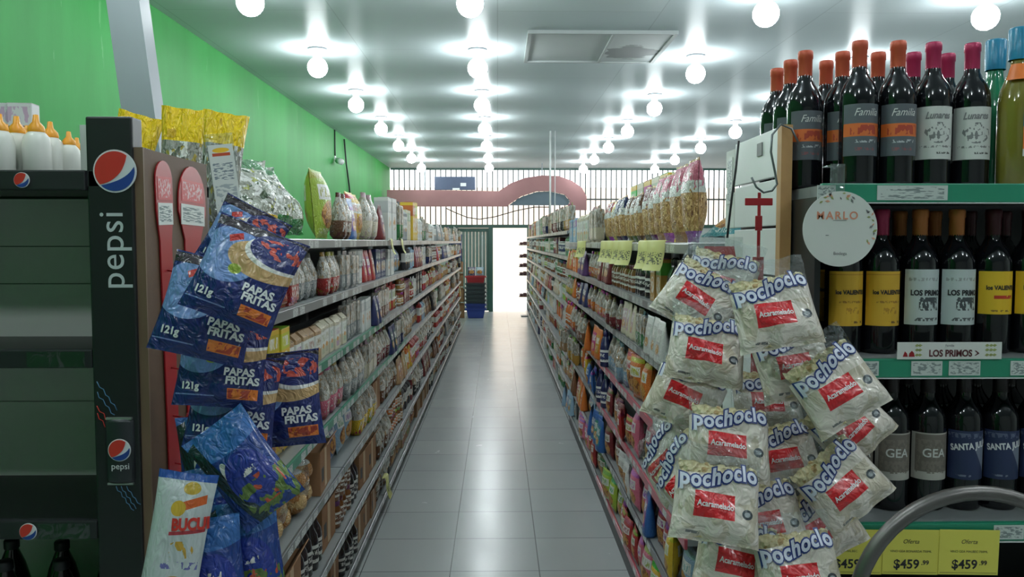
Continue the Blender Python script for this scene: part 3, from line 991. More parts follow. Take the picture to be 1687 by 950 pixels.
sack = build_sack()[0]
zt = LG_LV[0] + .004
for i, (px, D, yaw, sc, lab) in enumerate(((187, 2.44, 20, 1.0, 'yellow-topped clear snack sack just showing above the black cooler post'),
                                           (291, 2.42, 15, 1.04, 'yellow-topped clear snack sack leaning beside the grey brace'),
                                           (354, 2.30, 24, .95, 'yellow-topped clear snack sack with the long white tag in front'))):
    p = at(px, 398, D)
    o = sack if i == 0 else dup(sack)
    o.location = (p.x, D, zt); o.rotation_euler = (R(-3), R((14, 5, 7)[i]), R(yaw)); o.scale = (sc * .78, sc * .62, sc * 1.0); o.location.z += (.022, .012, .014)[i]
    tag(o, lab, 'snack bag', 'yellow-topped sacks on the green-wall top shelf')
# long white tag hung on a clear strip in front of the third sack
M['tag_side'] = art('printed column', rgb(206, 210, 206), [('rnoise', .5, .5, .4, .44, rgb(120, 130, 140), (4, 8, 22), .5)], rough=.4, rand=False, axis=1)
tg = empty('product_tag', at(362, 238, 2.215)); tg.rotation_euler = (0, R(-7), R(14))
tag(tg, 'long white printed tag in front of the yellow-topped sacks', 'tag')
M['tagprint'] = art('printed white tag', rgb(206, 210, 206), [('disc', .5, .92, .34, .035, rgb(226, 178, 40)), ('rect', .5, .86, .36, .022, rgb(176, 70, 40)),
    ('rnoise', .5, .62, .4, .12, rgb(120, 130, 140), (4, 5, 46), .52), ('rnoise', .5, .28, .42, .16, rgb(160, 168, 172), (3, 5, 30), .52)], rough=.3, rand=False)
MB().box(-.032, 0, -.19, .032, .002, 0).build('tag_sheet', M['tagprint'], tg)
MB().box(-.036, .003, -.2, .036, .004, .03).build('clear_strip', film_mat('clear tag strip'), tg)
cello = build_cello()[0]
for i, (yy, xx, yaw, s, lean, c, lab) in enumerate(((2.63, -.81, 66, .95, -14, 'yellow', 'crinkled cellophane bag with yellow foot next to the tall sacks'),
                                    (2.93, -.82, 78, .98, -16, 'green', 'crinkled silvery cellophane bag, middle one of the three'),
                                    (3.21, -.82, 84, .82, -22, 'green', 'smaller crinkled cellophane bag slumped beside the yellow and green packs'))):
    o = cello if i == 0 else dup(cello)
    o.location = (xx, yy, zt + .012); o.rotation_euler = (R(lean), 0, R(yaw)); o.scale = (s * .92, s * .9, s); o.color = PAL[c]
    tag(o, lab, 'snack bag', 'cellophane bags on the green-wall top shelf')

fill(LG_X, 1, 3.34, LG_Y0 + LG_N * LG_L, LG_LV[0], .5,
     [('bag', 'lime', 1, 1.45), ('clear', 'brown', 2, 1.0), ('pouch', 'blue', 1, 1.1), ('bag', 'yellow', 2, 1.15), ('clear', 'cream', 2, 1.2), ('bag', 'red', 1, 1.3), ('pouch', 'dark red', 1, 1.2), ('carton', 'white', 2, 1.5),
      ('pasta', 'green', 2, 1.2), ('flour', 'grey', 3, 1.4), ('carton', 'cream', 2, 1.3), ('carton', 'yellow', 2, 1.7), ('flour', 'white', 4, 1.2)],
     ['carton', 'flour', 'pasta', 'tin', 'pouch'], ['white', 'cream', 'grey', 'tan', 'pale blue', 'green'], 'green-wall shelving', 'top', 'cooler', 7, tall=True)
fill(RG_X, -1, RG_Y0 + .02, RG_Y0 + RG_N * RG_L, RG_LV[0], .5,
     [('tall', 'pink', 2, 1.02), ('tall', 'pink', 2, .95), ('tall', 'dark red', 2, .88), ('tall', 'brown', 3, .82), ('tall', 'navy', 2, .86), ('tall', 'yellow', 2, .84), ('tall', 'red', 2, .86), ('pasta', 'cream', 4, 1.0), ('pasta', 'grey', 3, 1.05), ('flour', 'cream', 6, 1.2)],
     ['pasta', 'flour', 'carton'], ['cream', 'white', 'grey', 'tan', 'pale blue'], 'popcorn-side shelving', 'top', 'wine', 9, tall=True)
for k in range(5):      # tall yellow boxes standing behind the pasta bags
    r = dup(P('carton')[0], (.93, 4.3 + k * .24, RG_LV[0] + .0015), (0, 0, -PI / 2), PAL['yellow'] if k % 2 == 0 else PAL['cream'], (1.9, 1.6, 1.95))
    tag(r, 'tall %s box standing behind the pasta bags, %s from wine' % ('yellow' if k % 2 == 0 else 'cream', nth(k + 1)), 'box', 'tall boxes behind the pasta bags')
tb = dup(P('packet')[0], (.66, 2.44, RG_LV[0] + .02), (R(-62), 0, R(-75)), PAL['teal'], (1.5, 1.3, 1.2))
tag(tb, 'teal foil packet lying flat at the wine end of the pasta bags', 'packet')

# yellow shelf tickets hooked over the popcorn-side top rail
M['ticket'] = art('pale yellow ticket', rgb(206, 204, 130), [('rnoise', .5, .4, .4, .2, rgb(90, 90, 70), (9, 30, 12), .52)], rough=.5, rand=False)
tm = MB()
prof = [(-.02, .006), (-.004, .008), (.004, .003), (.007, -.035), (.016, -.07), (.028, -.09)]
vs = [(sx, -px, pz) for px, pz in prof for sx in (-.042, .042)]
vs += [(x, y + .0012, z) for x, y, z in vs]
n = len(prof)
fs = [(2 * i, 2 * i + 1, 2 * i + 3, 2 * i + 2) for i in range(n - 1)] + [(2 * n + 2 * i, 2 * n + 2 * i + 2, 2 * n + 2 * i + 3, 2 * n + 2 * i + 1) for i in range(n - 1)]
fs += [(2 * i, 2 * i + 2, 2 * n + 2 * i + 2, 2 * n + 2 * i) for i in range(n - 1)] + [(2 * i + 1, 2 * n + 2 * i + 1, 2 * n + 2 * i + 3, 2 * i + 3) for i in range(n - 1)]
tm.add(vs, fs, 0, True)
tme = tm.mesh('price_ticket', M['ticket'])
def ticket(x, y, z, rz, sc, lab):
    o = bpy.data.objects.new('price_ticket', tme); COL.objects.link(o)
    o.location = (x, y, z); o.rotation_euler = (0, 0, rz); o.scale = (sc, 1, sc)
    tag(o, lab, 'price tag', 'yellow price tickets')
for k, yy in enumerate((2.86, 3.04, 3.55, 3.72, 3.98, 4.16, 5.4)):
    ticket(RG_X - .036, yy, RG_LV[0] + .002, -PI / 2 + .55, 1.1, 'pale yellow ticket hooked over the popcorn-side top rail, %s from wine' % nth(k + 1))
ticket(LG_X + .016, 5.05, LG_LV[0] + .002, PI / 2, 1.0, 'pale yellow ticket hooked over the green-wall top rail nearer the cooler')
ticket(LG_X + .016, 5.6, LG_LV[0] + .002, PI / 2, 1.0, 'pale yellow ticket hooked over the green-wall top rail, farther of two')
ticket(LG_X + .016, 4.75, .20, PI / 2, 1.3, 'yellow ticket hanging low by the plinth of the green-wall shelving')

# ------------------------------------------------------------------ shop front furniture
fa = empty('entrance_fascia', (0, 17.4, 0)); tag(fa, 'dusty red-brown arched fascia board hung before the shop front', 'fascia')
def px2(lst, D):
    return [((p := at(x, y, D)).x, p.z) for x, y in lst]
ou = px2([(638, 313), (700, 313), (822, 315), (841, 302), (865, 293), (893, 289), (920, 290), (942, 298), (958, 309), (966, 324), (966, 346), (937, 346), (939, 330), (930, 320), (905, 314.5), (884, 315), (859, 323), (838, 337), (836, 340), (665, 340), (638, 326)], 17.4)
MB().prism(ou, -.06, .06).build('arched_board', M['fascia'], fa)
MB().prism(px2([(838, 338), (859, 324), (884, 316), (905, 315), (930, 321), (938, 331), (937, 338)], 17.4), -.01, .03).build('arch_infill', M['fascia_dark'], fa)
for px_ in (700, 893):
    p = at(px_, 313 if px_ == 700 else 291, 17.4)
    MB().box(p.x - .012, -.012, p.z, p.x + .012, .012, hh).build('hanging_rod', M['grey_steel'], fa)
a_, b_ = at(716, 291, 17.4), at(783, 313, 17.4)
scn = empty('display_board', ((a_.x + b_.x) / 2, 17.4, b_.z)); tag(scn, 'dark blue board standing on the straight part of the fascia', 'board')
MB().box(-(b_.x - a_.x) / 2, -.04, 0.002, (b_.x - a_.x) / 2, .04, a_.z - b_.z, bev=.008).build('board_panel', mat('dark blue board', rgb(58, 70, 96), .4), scn)
MB().box(.12, -.043, .08, .24, -.04, .15).build('white_sticker', M['white'], scn)
MB().box(-.05, -.043, .003, .1, -.04, .04).build('base_sticker', M['white'], scn)
pts = [at(735, 343, 17.3), at(750, 350, 17.3), at(770, 358, 17.3), at(790, 361, 17.3), at(815, 357, 17.3), at(850, 347, 17.3), at(880, 341, 17.3), at(905, 341, 17.3)]
cb = MB().tube(pts, .012, 6).build('hanging_cable', M['cable']); tag(cb, 'dark cable sagging below the red-brown fascia', 'cable')
# slim twin white conduit from the ceiling to the shelving
cp = empty('conduit', (.80, 12.35, 0)); tag(cp, 'slim white twin conduit dropping from the ceiling to the far shelving', 'conduit')
MB().tube([(0, 0, FG_LV[0]), (0, 0, hh)], .014, 8).build('pipe', M['white'], cp)
MB().tube([(.075, .02, FG_LV[0]), (.075, .02, hh)], .007, 6).build('thin_wire', M['white'], cp)

# shopping baskets by the door
bk = MB()
w, d, h_ = .20, .15, .2
def ring(z, k):
    return [(-w * k, -d * k, z), (w * k, -d * k, z), (w * k, d * k, z), (-w * k, d * k, z)]
rows = [(0, .78), (.05, .84), (.1, .89), (.15, .94), (.2, 1.0), (.2, 1.13), (.178, 1.13), (.185, .98), (.012, .76)]
vs = [v for z, k in rows for v in ring(z, k)]
fs = [(4 * j + i, 4 * j + (i + 1) % 4, 4 * j + 4 + (i + 1) % 4, 4 * j + 4 + i) for j in range(len(rows) - 1) for i in range(4)] + [(3, 2, 1, 0), (32, 33, 34, 35)]
bk.add(vs, fs)
M['basket'] = art('basket plastic', 'obj', [], rough=.35)
bke = bk.mesh('shopping_basket', M['basket'])
hm_ = MB().tube([(-w * .9, -d * 1.03, .2), (-w * .88, -d * 1.1, .212), (w * .88, -d * 1.1, .212), (w * .9, -d * 1.03, .2)], .008, 6).mesh('handle', M['basket'])
bx0 = at(784, 513, 17.0)
cols = [rgb(44, 64, 150)] * 2 + [rgb(58, 66, 72)] * 5 + [rgb(172, 40, 48)]
for k, c in enumerate(cols):
    o = bpy.data.objects.new('shopping_basket', bke); COL.objects.link(o); o.location = (bx0.x, 17.0, .002 + k * .088 + (0.06 if k > 6 else 0)); o.color = c
    h2 = bpy.data.objects.new('handle', hm_); COL.objects.link(h2); h2.parent = o; h2.color = c
    nm = 'blue' if k < 2 else ('dark grey' if k < 7 else 'red')
    pos = {0: 'at the bottom of the stack', 1: 'second from the bottom', 7: 'on top of the stack'}.get(k, '%s up in the stack' % nth(k + 1))
    tag(o, '%s shopping basket beside the door, %s' % (nm, pos), 'basket', 'stacked shopping baskets by the door')
for k, (dx, c, nm) in enumerate(((-.09, 'navy', 'navy'), (.08, 'pale blue', 'pale blue'))):
    r = dup(P('bag')[0], (bx0.x + dx, 16.98, .002 + 7 * .088 + .275), (R(-25), 0, 0), PAL[c], (1.1, 1.2, .9))
    tag(r, '%s bag lying in the red basket by the door' % nm, 'bag')
# goods stacked beside the baskets
for k, (c, z_, s) in enumerate((('black', 0, 1.4), ('grey', .33, 1.35), ('black', .65, 1.2), ('tan', .94, 1.1), ('cream', 1.2, 1.0))):
    r = dup(P('box')[0], (bx0.x - .39, 17.05, z_ * 1.02 + .003 + k * .001), (0, 0, R(3 * (-1) ** k)), PAL[c], (s * .8, s, s))
    tag(r, 'cardboard box, %s in the stack by the baskets' % ('lowest', 'second up', 'third up', 'fourth up', 'topmost')[k], 'box', 'boxes stacked by the baskets')
bl = MB(); pillow(bl, .26, .5, .14, 21, wr=.1)
o = bl.build('shopping_bag', mat('dark blue woven bag', rgb(46, 62, 104), .5, var=.2)); o.location = (at(750, 430, 15.1).x, 15.1, at(750, 430, 15.1).z)
MB().tube([(-.06, 0, .49), (-.05, 0, .62), (.05, 0, .62), (.06, 0, .49)], .008, 6).build('handle', M['cable'], o)
tag(o, 'dark blue bag hanging at the doorway end of the green-wall shelving', 'bag')
hk = MB().tube([(o.location.x, 15.1, o.location.z + .60), (o.location.x, 15.02, o.location.z + .60), (o.location.x, 14.75, o.location.z + .63), (o.location.x, 14.74, 1.6)], .006, 6).build('bag_hook', M['steel']); tag(hk, 'bent steel hook holding the dark blue bag', 'hook')
# small rack of trays by the door
rk = empty('tray_rack', (.56, 17.32, 0)); tag(rk, 'narrow rack of shallow trays standing against the bright doorway', 'rack')
MB().box(.08, -.02, 0, .11, .02, 1.7).build('post', M['bar_dark'], rk)
MB().box(-.06, -.14, 0, .14, .14, .02).build('base', M['bar_dark'], rk)
tr_m = mat('maroon tray goods', rgb(96, 58, 62), .5, var=.25, scale=20)
for z_ in (.42, .88, 1.06, 1.26, 1.52):
    t = MB(); t.prism([(-.11, .03), (-.10, 0), (.08, 0), (.08, .05), (.07, .05), (.07, .012), (-.095, .012), (-.10, .03)], -.14, .14)
    ty = t.build('tray', M['wood'] if z_ < .5 else M['bar_dark'], rk, (0, 0, z_))
    gd = MB(); gd.box(-.09, -.12, .014, -.02, .12, .07, bev=.015); gd.box(-.015, -.12, .014, .06, .12, .085, bev=.015)
    gd.build('packed_goods', tr_m, ty)
# camera and wire on the green wall
sc_ = empty('security_camera', (x0, 12.3, 2.86)); tag(sc_, 'small white security camera on the green wall', 'camera')
MB().box(0, -.03, -.03, .02, .03, .03).build('bracket', M['white'], sc_)
MB().tube([(.02, 0, 0), (.07, -.03, -.03)], .012, 8).build('arm', M['white'], sc_)
MB().tube([(.05, 0, -.04), (.13, -.12, -.07)], .045, 12).build('housing', M['white'], sc_)
w1 = MB().tube([(x0 + .012, 12.3, 2.89), (x0 + .012, 12.3, hh)], .01, 6).build('wall_cable', M['cable']); tag(w1, 'dark cable running up the green wall from the security camera', 'cable')
w2 = MB().tube([(x0 + .02, 13.0, hh - .05), (x0 + .03, 13.1, 2.85), (x0 + .02, 13.4, 2.5), (x0 + .02, 13.5, 2.2)], .013, 6).build('wall_cable', M['cable']); tag(w2, 'loose dark cable hanging down the green wall beyond the security camera', 'cable')
# leaning brace behind the green-wall shelving
pa, pb = at(186, -165, 4.0), at(338, 930, 4.0)
br_ = MB(); hw = .078
br_.add([(pa.x - hw, 3.94, hh - .002), (pa.x + hw, 3.94, hh - .002), (pa.x + hw, 4.06, hh - .002), (pa.x - hw, 4.06, hh - .002), (pb.x - hw, 3.94, .001), (pb.x + hw, 3.94, .001), (pb.x + hw, 4.06, .001), (pb.x - hw, 4.06, .001)],
        [(0, 1, 2, 3), (4, 7, 6, 5), (0, 4, 5, 1), (1, 5, 6, 2), (2, 6, 7, 3), (3, 7, 4, 0)])
o = br_.build('brace_post', M['grey_steel']); tag(o, 'leaning grey steel brace behind the green-wall shelving', 'post')

# ------------------------------------------------------------------ black drinks cooler
CY = 1.55
ck = empty('drinks_cooler', (-1.15, CY, 0)); tag(ck, 'black open drinks cooler with round drink logos and grey inside', 'cooler')
def cbox(name, m, xa, xb, ya, yb, za, zb, parent=ck, bev=.0):
    return MB().box(xa + 1.15, ya, za, xb + 1.15, yb, zb, bev=bev).build(name, m, parent)
cbox('side_jamb', M['black'], -.777, -.690, 0, .045, 0, 1.836, bev=.004)
cbox('cabinet_side', M['black'], -.72, -.690, .045, .40, 0, 1.73)
cbox('cabinet_side', M['black'], -1.66, -1.63, 0, .40, 0, 1.73)
M['cool_in'] = mat('grey cooler lining', rgb(236, 236, 234), .6, var=.06, scale=3)
cbox('cabinet_back', M['black'], -1.63, -.72, .388, .40, 0.1, 1.73)
for za, zb in ((.10, .60), (.602, 1.02), (1.022, 1.22), (1.222, 1.36), (1.362, 1.50), (1.502, 1.588), (1.59, 1.70)):
    cbox('lining_panel', M['cool_in'], -1.63, -.72, .375, .385, za, zb)
cbox('top_panel', M['black'], -1.66, -.69, .0, .40, 1.705, 1.733)
cbox('header', M['black_gloss'], -1.66, -.777, -.006, .02, 1.697, 1.735, bev=.003)
for z_ in (1.394, 1.060, .72):
    sh = cbox('shelf', M['black'], -1.63, -.72, .02, .375, z_ - .03, z_ - .018)
    rl_ = MB().box(-.51, .0, z_ - .036, .373, .02, z_, bev=.003).build('price_rail', M['black_gloss'], sh)
    MB().box(.25, -.003, z_ - .034, .36, -.001, z_ - .004).build('clear_strip', film_mat('clear rail strip', rough=.1, lo=.04, hi=.2), sh)
cbox('plinth', M['black'], -1.66, -.69, .02, .40, 0, .1)
# emblem: white disc with red and blue fields parted by a white wave
M['e_white'] = mat('emblem white', rgb(222, 226, 230), .4, var=.02)
M['e_red'] = mat('emblem red', rgb(196, 52, 42), .4, var=.04)
M['e_blue'] = mat('emblem blue', rgb(34, 66, 140), .4, var=.04)
def bez(p0, p1, p2, p3, n=10):
    return [tuple((1 - t) ** 3 * a + 3 * (1 - t) ** 2 * t * b + 3 * (1 - t) * t * t * c + t ** 3 * d for a, b, c, d in zip(p0, p1, p2, p3)) for t in (i / n for i in range(n + 1))]
def emblem(parent, x, y, z, r, name='emblem', dy=1):
    arc = lambda a, b, k, n=20: [(k * math.cos(R(a + (b - a) * i / n)), k * math.sin(R(a + (b - a) * i / n))) for i in range(n + 1)]
    k = .92
    disc = MB().prism([(r * cx_, r * cz_) for cx_, cz_ in arc(0, 351, 1.0, 39)], -.002, 0)
    e = disc.build(name, M['e_white'], parent, (x, y, z))
    redp = arc(52, 222, k) + bez((k * math.cos(R(222)), k * math.sin(R(222))), (-.1, -.5), (.42, -.12), (k * math.cos(R(52)), k * math.sin(R(52))))[1:-1]
    MB().prism([(r * a, r * b) for a, b in redp], -.0035, -.002).build('red_field', M['e_red'], e)
    blp = arc(226, 372, k) + bez((k * math.cos(R(372)), k * math.sin(R(372))), (.62, -.28), (.1, -.5), (k * math.cos(R(226)), k * math.sin(R(226))))[1:-1]
    MB().prism([(r * a, r * b) for a, b in blp], -.0035, -.002).build('blue_field', M['e_blue'], e)
    return e
def lx(px_, y_, D=CY):
    p = at(px_, y_, D); return p.x + 1.15, p.z
ex, ez = lx(190, 282); emblem(ck, ex, -.0005, ez, .0405)
ex, ez = lx(40, 297); emblem(ck, ex, -.007, ez, .0145)
ex, ez = lx(49, 874); emblem(ck, ex, -.004, ez, .0165)
tx, tz = lx(192, 412)
t = MB(); letter(t, 'pepsi', lambda a, b: (tx + a, -.0012, tz + b), rot=PI / 2, size=.068, sp=1.06, res=5)
t.build('lettering', mat('pale lettering', rgb(196, 204, 206), .4, var=.03), ck)
# printed can on the jamb with zigzag streaks
cx_, cz_ = lx(199, 742)
can = MB().lathe([(.0, -.062), (.024, -.062), (.0275, -.056), (.0275, .056), (.024, .062), (.0, .062)], 16, a0=PI, a1=2 * PI, mi=0)
can.v = [(x, y * .35, z) for x, y, z in can.v]
cn = can.build('raised_can', mat('black can print', rgb(40, 44, 48), .3, var=.1), ck, (cx_, .0, cz_))
MB().box(-.0245, -.006, .0615, .0245, 0, .0655).box(-.0245, -.006, -.0655, .0245, 0, -.0615).build('can_rim', M['steel'], cn)
emblem(cn, .003, -.0105, .004, .0215)
t = MB(); letter(t, 'pepsi', lambda a, b: (a + .003, -.0098, b - .03), size=.017, res=3); t.build('can_lettering', M['white_ink'], cn)
def zig(x, z, col, n, s, seed):
    rd = random.Random(seed); pts = [(x, -.0012, z)]
    for i in range(n):
        x += s * rd.uniform(.3, .7) if i % 2 == 0 else s * rd.uniform(.7, 1.1); z -= s * (1.5 if i % 2 == 0 else .5); pts.append((x, -.0012, z))
    MB().tube(pts, .0009, 4).build('printed_streak', col, ck)
zc = mat('pale blue streak', rgb(80, 130, 170), .4)
for k, (a, b, m_) in enumerate(((160, 628, zc), (161, 645, zc), (160, 668, M['e_red']), (161, 680, M['e_red'])) ):
    zx, zz = lx(a, b); zig(zx, zz, m_, 7 - k, .0075, k)
for k, (a, b) in enumerate(((192, 800), (200, 800), (209, 800))):
    zx, zz = lx(a, b); zig(zx, zz, zc, 8 - k, .006, k + 8)
# dark bottles on the cooler's lower shelf
M['cola'] = mat('dark cola bottle', rgb(22, 18, 18), .08, var=.2, coat=.5)
cb_ = MB().lathe([(0, 0), (.03, 0), (.037, .008), (.036, .05), (.038, .1), (.036, .15), (.026, .19), (.0135, .222), (.013, .236), (0, .236)], 18).build('drink_bottle', M['cola'])
MB().lathe([(.0385, .075), (.0385, .13)], 18).build('band_label', mat('blue black drink label', rgb(24, 34, 66), .3), cb_)
MB().lathe([(.0145, .224), (.0155, .226), (.0155, .241), (.0140, .244), (0, .244)], 14).build('cap', M['black_gloss'], cb_)
for k, (X_, Y_) in enumerate(((-1.012, 1.64), (-.90, 1.645), (-.80, 1.65), (-.955, 1.75), (-.85, 1.76), (-1.07, 1.76))):
    o = cb_ if k == 0 else dup(cb_)
    o.location = (X_, Y_, .7035)
    tag(o, 'dark drink bottle on the cooler bottom shelf, %s row, %s from the post' % ('front' if k < 3 else 'rear', ('third', 'second', 'first', 'second', 'first', 'third')[k]), 'bottle', 'dark bottles in the cooler')
# squeeze bottles and cartons on top of the cooler
M['sq_white'] = mat('milky white bottle', rgb(222, 224, 216), .35, var=.04)
M['sq_cap'] = mat('orange cap', rgb(232, 158, 40), .35, var=.06)
sq = MB().lathe([(0, 0), (.019, 0), (.0215, .004), (.022, .055), (.019, .07), (.011, .08), (0, .08)], 16).build('squeeze_bottle', M['sq_white'])
MB().lathe([(.013, .078), (.0135, .081), (.012, .088), (.0055, .096), (.004, .108), (.0, .109)], 12).build('cap', M['sq_cap'], sq)
for k, (px_, D, s) in enumerate(((2, 1.68, 1.16), (30, 1.74, 1.2), (62, 1.72, 1.2), (85, 1.78, 1.15), (115, 1.80, .98), (12, 1.82, 1.15), (47, 1.84, 1.15), (128, 1.88, .95))):
    p = at(px_, 283, D); o = sq if k == 0 else dup(sq)
    o.location = (p.x, D, 1.7345); o.scale = (s * 1.06, s * 1.06, s)
    tag(o, 'small white squeeze bottle with orange cap on the cooler, %s row, %s' % ('front' if k < 5 else 'rear', ('farthest', 'second', 'middle one', 'fourth along', 'nearest the post', 'behind the far bottle', 'behind the middle', 'nearest the post')[k]), 'bottle', 'white squeeze bottles on the cooler')
M['food_carton'] = art('white and orange carton', rgb(214, 216, 218), [('rect', .5, .3, .6, .3, rgb(222, 164, 60)), ('rect', .5, .66, .6, .06, rgb(92, 60, 50)), ('disc', .5, .45, .3, .16, WHITE), ('rnoise', .5, .45, .24, .1, rgb(70, 60, 90), (8, 8, 8), .5), ('rnoise', .5, .86, .5, .1, rgb(196, 170, 196), (6, 6, 6), .5)], rough=.4)
for k, (px_, lab) in enumerate(((38, 'white and orange food carton on the cooler, the one farther along'), (2, 'white and orange food carton on the cooler, behind the squeeze bottles'))):
    p = at(px_, 283, 1.90)
    o = MB().box(-.027, -.02, 0, .027, .02, .182, bev=.002).build('food_carton', M['food_carton'])
    MB().box(-.0265, -.0195, .1822, .0265, .0195, .1834).build('flap', M['paper'], o)
    o.location = (p.x, 1.91, 1.7345); o.rotation_euler = (0, 0, R(6)); tag(o, lab, 'carton', 'food cartons on the cooler')
wc = MB().box(-.012, -.001, 0, .016, .001, .095).build('paper_card', M['paper']); p = at(144, 285, 1.62); wc.location = (p.x, 1.62, 1.7345); tag(wc, 'white paper card standing on the cooler against its post', 'card')

# ------------------------------------------------------------------ brown board with red clip strips
def hardboard():
    m = NT('brown fibreboard')
    p = m.coord('Object')
    f = m.noise(p, 60, 4.0, .7); g_ = m.noise(m.mapping(p, scale=(8, 8, 2)), 1.0, 3.0)
    m.l(m.mix(f, rgb(78, 56, 40), m.mix(g_, rgb(92, 66, 46), rgb(104, 78, 56))), m.b.inputs['Base Color'])
    m.b.inputs['Roughness'].default_value = .6
    return m.m
BX = -.674
pn = empty('partition_board', (BX - .0075, 1.556, 0)); tag(pn, 'brown fibreboard partition beside the black cooler', 'board')
MB().box(-.0075, .004, 0, .0075, .338, 1.778).build('sheet', hardboard(), pn)
MB().box(-.0085, 0, 0, .0085, .004, 1.779).build('edge_strip', mat('dull edging', rgb(112, 90, 70), .5), pn)
M['card_print'] = art('white printed card', rgb(206, 212, 208), [('rnoise', .5, .5, .44, .36, rgb(96, 116, 116), (3, 3, 16), .5)], rough=.4, rand=False, axis=1)
M['script_print'] = art('red header card', rgb(184, 44, 50), [('rnoise', .5, .5, .44, .4, rgb(206, 168, 170), (3, 12, 4), .52)], rough=.4, rand=False, axis=1)
def clip_strip(Y0, Y1, ztop, zbot, sw, lab, lean):
    s = empty('clip_strip', (BX + .0015, (Y0 + Y1) / 2, ztop)); tag(s, lab, 'display strip', 'red display strips on the brown board')
    s.rotation_euler = (R(lean), 0, 0)
    hw_ = (Y1 - Y0) / 2
    pl = [(hw_ * math.cos(a), -hw_ + hw_ * math.sin(a)) for a in (PI * i / 14 for i in range(15))]
    pl += [(-hw_, -.10), (-sw, -.16), (-sw, zbot - ztop), (sw, zbot - ztop), (sw, -.16), (hw_, -.10)]
    m = MB(); m.prism(pl, 0, .003); m.v = [(.003 - y, x, z) for x, y, z in m.v]
    m.build('strip', M['red'], s)
    m = MB(); m.box(0.003, -hw_ * .8, -.078, .0036, hw_ * .8, -.032); m.build('header_print', M['script_print'], s)
    m = MB(); m.box(0.003, -hw_ * .86, -.128, .0042, hw_ * .86, -.084); m.build('price_card', M['card_print'], s)
    for k in range(5):
        z_ = -.22 - k * .1
        if z_ > zbot - ztop + .02:
            MB().tube([(.003, 0, z_), (.03, -.004, z_ - .004), (.034, -.004, z_ + .006)], .0018, 6).build('hook', M['red'], s)
clip_strip(1.60, 1.682, 1.762, 1.09, .028, 'narrow red display strip near the cooler edge of the brown board', 2.0)
clip_strip(1.716, 1.872, 1.764, 1.10, .045, 'wider red display strip on the brown board holding the blue crisp bags', -1.0)

# ------------------------------------------------------------------ hanging crisp bags
M['crisp'] = art('blue crisp bag print', rgb(30, 42, 104), [
    ('disc', .28, .62, .34, .28, rgb(112, 142, 196)), ('rect', .5, .93, .6, .05, rgb(40, 30, 40)), ('rect', .28, .80, .07, .035, rgb(196, 60, 56), .5),
    ('disc', .66, .66, .40, .19, rgb(196, 160, 112), 0, ), ('disc', .74, .76, .34, .17, rgb(228, 226, 222)), ('disc', .77, .80, .33, .17, rgb(38, 46, 104)), ('disc', .40, .50, .07, .05, rgb(150, 170, 66)),
    ('dnoise', .77, .82, .26, .1, rgb(196, 84, 72), (9, 9, 9), .52), ('rect', .77, .15, .16, .055, rgb(222, 120, 48)), ('rnoise', .77, .15, .15, .045, rgb(166, 60, 40), (14, 9, 9), .5), ('rect', .25, .12, .22, .006, rgb(120, 136, 190))],
    rough=.22, crinkle=.55, crinkle_scale=6, coat=.3)
CW, CH, CT = .19, .205, .05
crisp = None
def hang(px_, py_, D):
    return at(px_, py_, D)
def build_crisp():
    mb = MB(); f = pillow(mb, CW, CH, CT, 31, nx=18, ny=20, base=False, wr=.13)
    o = mb.build('crisp_bag', M['crisp'])
    on = lambda lift: (lambda x, z: (lambda q: (x, q[1] - lift, z))(f(max(-1, min(1, x / (CW / 2))), max(-1, min(1, z / (CH / 2))), 1)))
    m = MB()
    letter(m, 'PAPAS', on(.0022), at=(.042, -.026), size=.022, bold=.0009, sub=.006)
    letter(m, 'FRITAS', on(.0022), at=(.050, -.044), size=.022, bold=.0009, sub=.006)
    m.build('name_lettering', M['white_ink'], o)
    m = MB(); letter(m, '121g', on(.0022), at=(-.055, -.062), size=.020, bold=.0008, sub=.006)
    m.build('weight_lettering', M['white_ink'], o)
    return o
crisp = build_crisp()
CR = [(404, 452, 1.4, -22, 16, .86, 'blue fried-potato bag at the front and top of the cluster'),
      (345, 508, 1.456, -14, 14, .90, 'blue fried-potato bag tucked under the topmost, its corner sticking out towards the cooler'),
      (368, 592, 1.52, -5, 14, .88, 'blue fried-potato bag hanging third in the cluster'),
      (385, 662, 1.56, -6, 14, .90, 'blue fried-potato bag hanging fourth in the cluster, half covered'),
      (458, 658, 1.648, 5, 8, .95, 'blue fried-potato bag farthest towards the aisle behind the others'),
      (398, 400, 1.512, -28, 6, .70, 'blue and maroon crisp bag peeping out above the topmost bag')]
for k, (a, b, D, tilt, pit, s, lab) in enumerate(CR):
    o = crisp if k == 0 else dup(crisp)
    o.location = hang(a, b, D); o.rotation_euler = (R(-pit), R(-tilt), R(4)); o.scale = (s, s, s)
    tag(o, lab, 'crisp bag', 'blue crisp bags hanging by the brown board')
M['snack2'] = art('blue and green snack print', rgb(32, 62, 132), [
    ('disc', .5, .9, .7, .22, rgb(54, 104, 170)), ('rect', .2, .45, .09, .5, rgb(30, 52, 58), .3), ('disc', .32, .52, .07, .13, rgb(206, 210, 204)), ('disc', .55, .40, .32, .26, rgb(38, 56, 142)),
    ('rnoise', .62, .18, .36, .18, rgb(96, 120, 60), (6, 6, 6), .52), ('rnoise', .7, .25, .2, .14, rgb(190, 84, 60), (7, 7, 7), .6), ('rnoise', .58, .45, .1, .03, WHITE, (16, 9, 16), .5)], rough=.2, crinkle=.7, crinkle_scale=6, coat=.3)
mb = MB(); pillow(mb, .13, .2, .05, 37, nx=14, ny=18, base=False, wr=.14); sn = mb.build('puffed_snack_bag', M['snack2'])
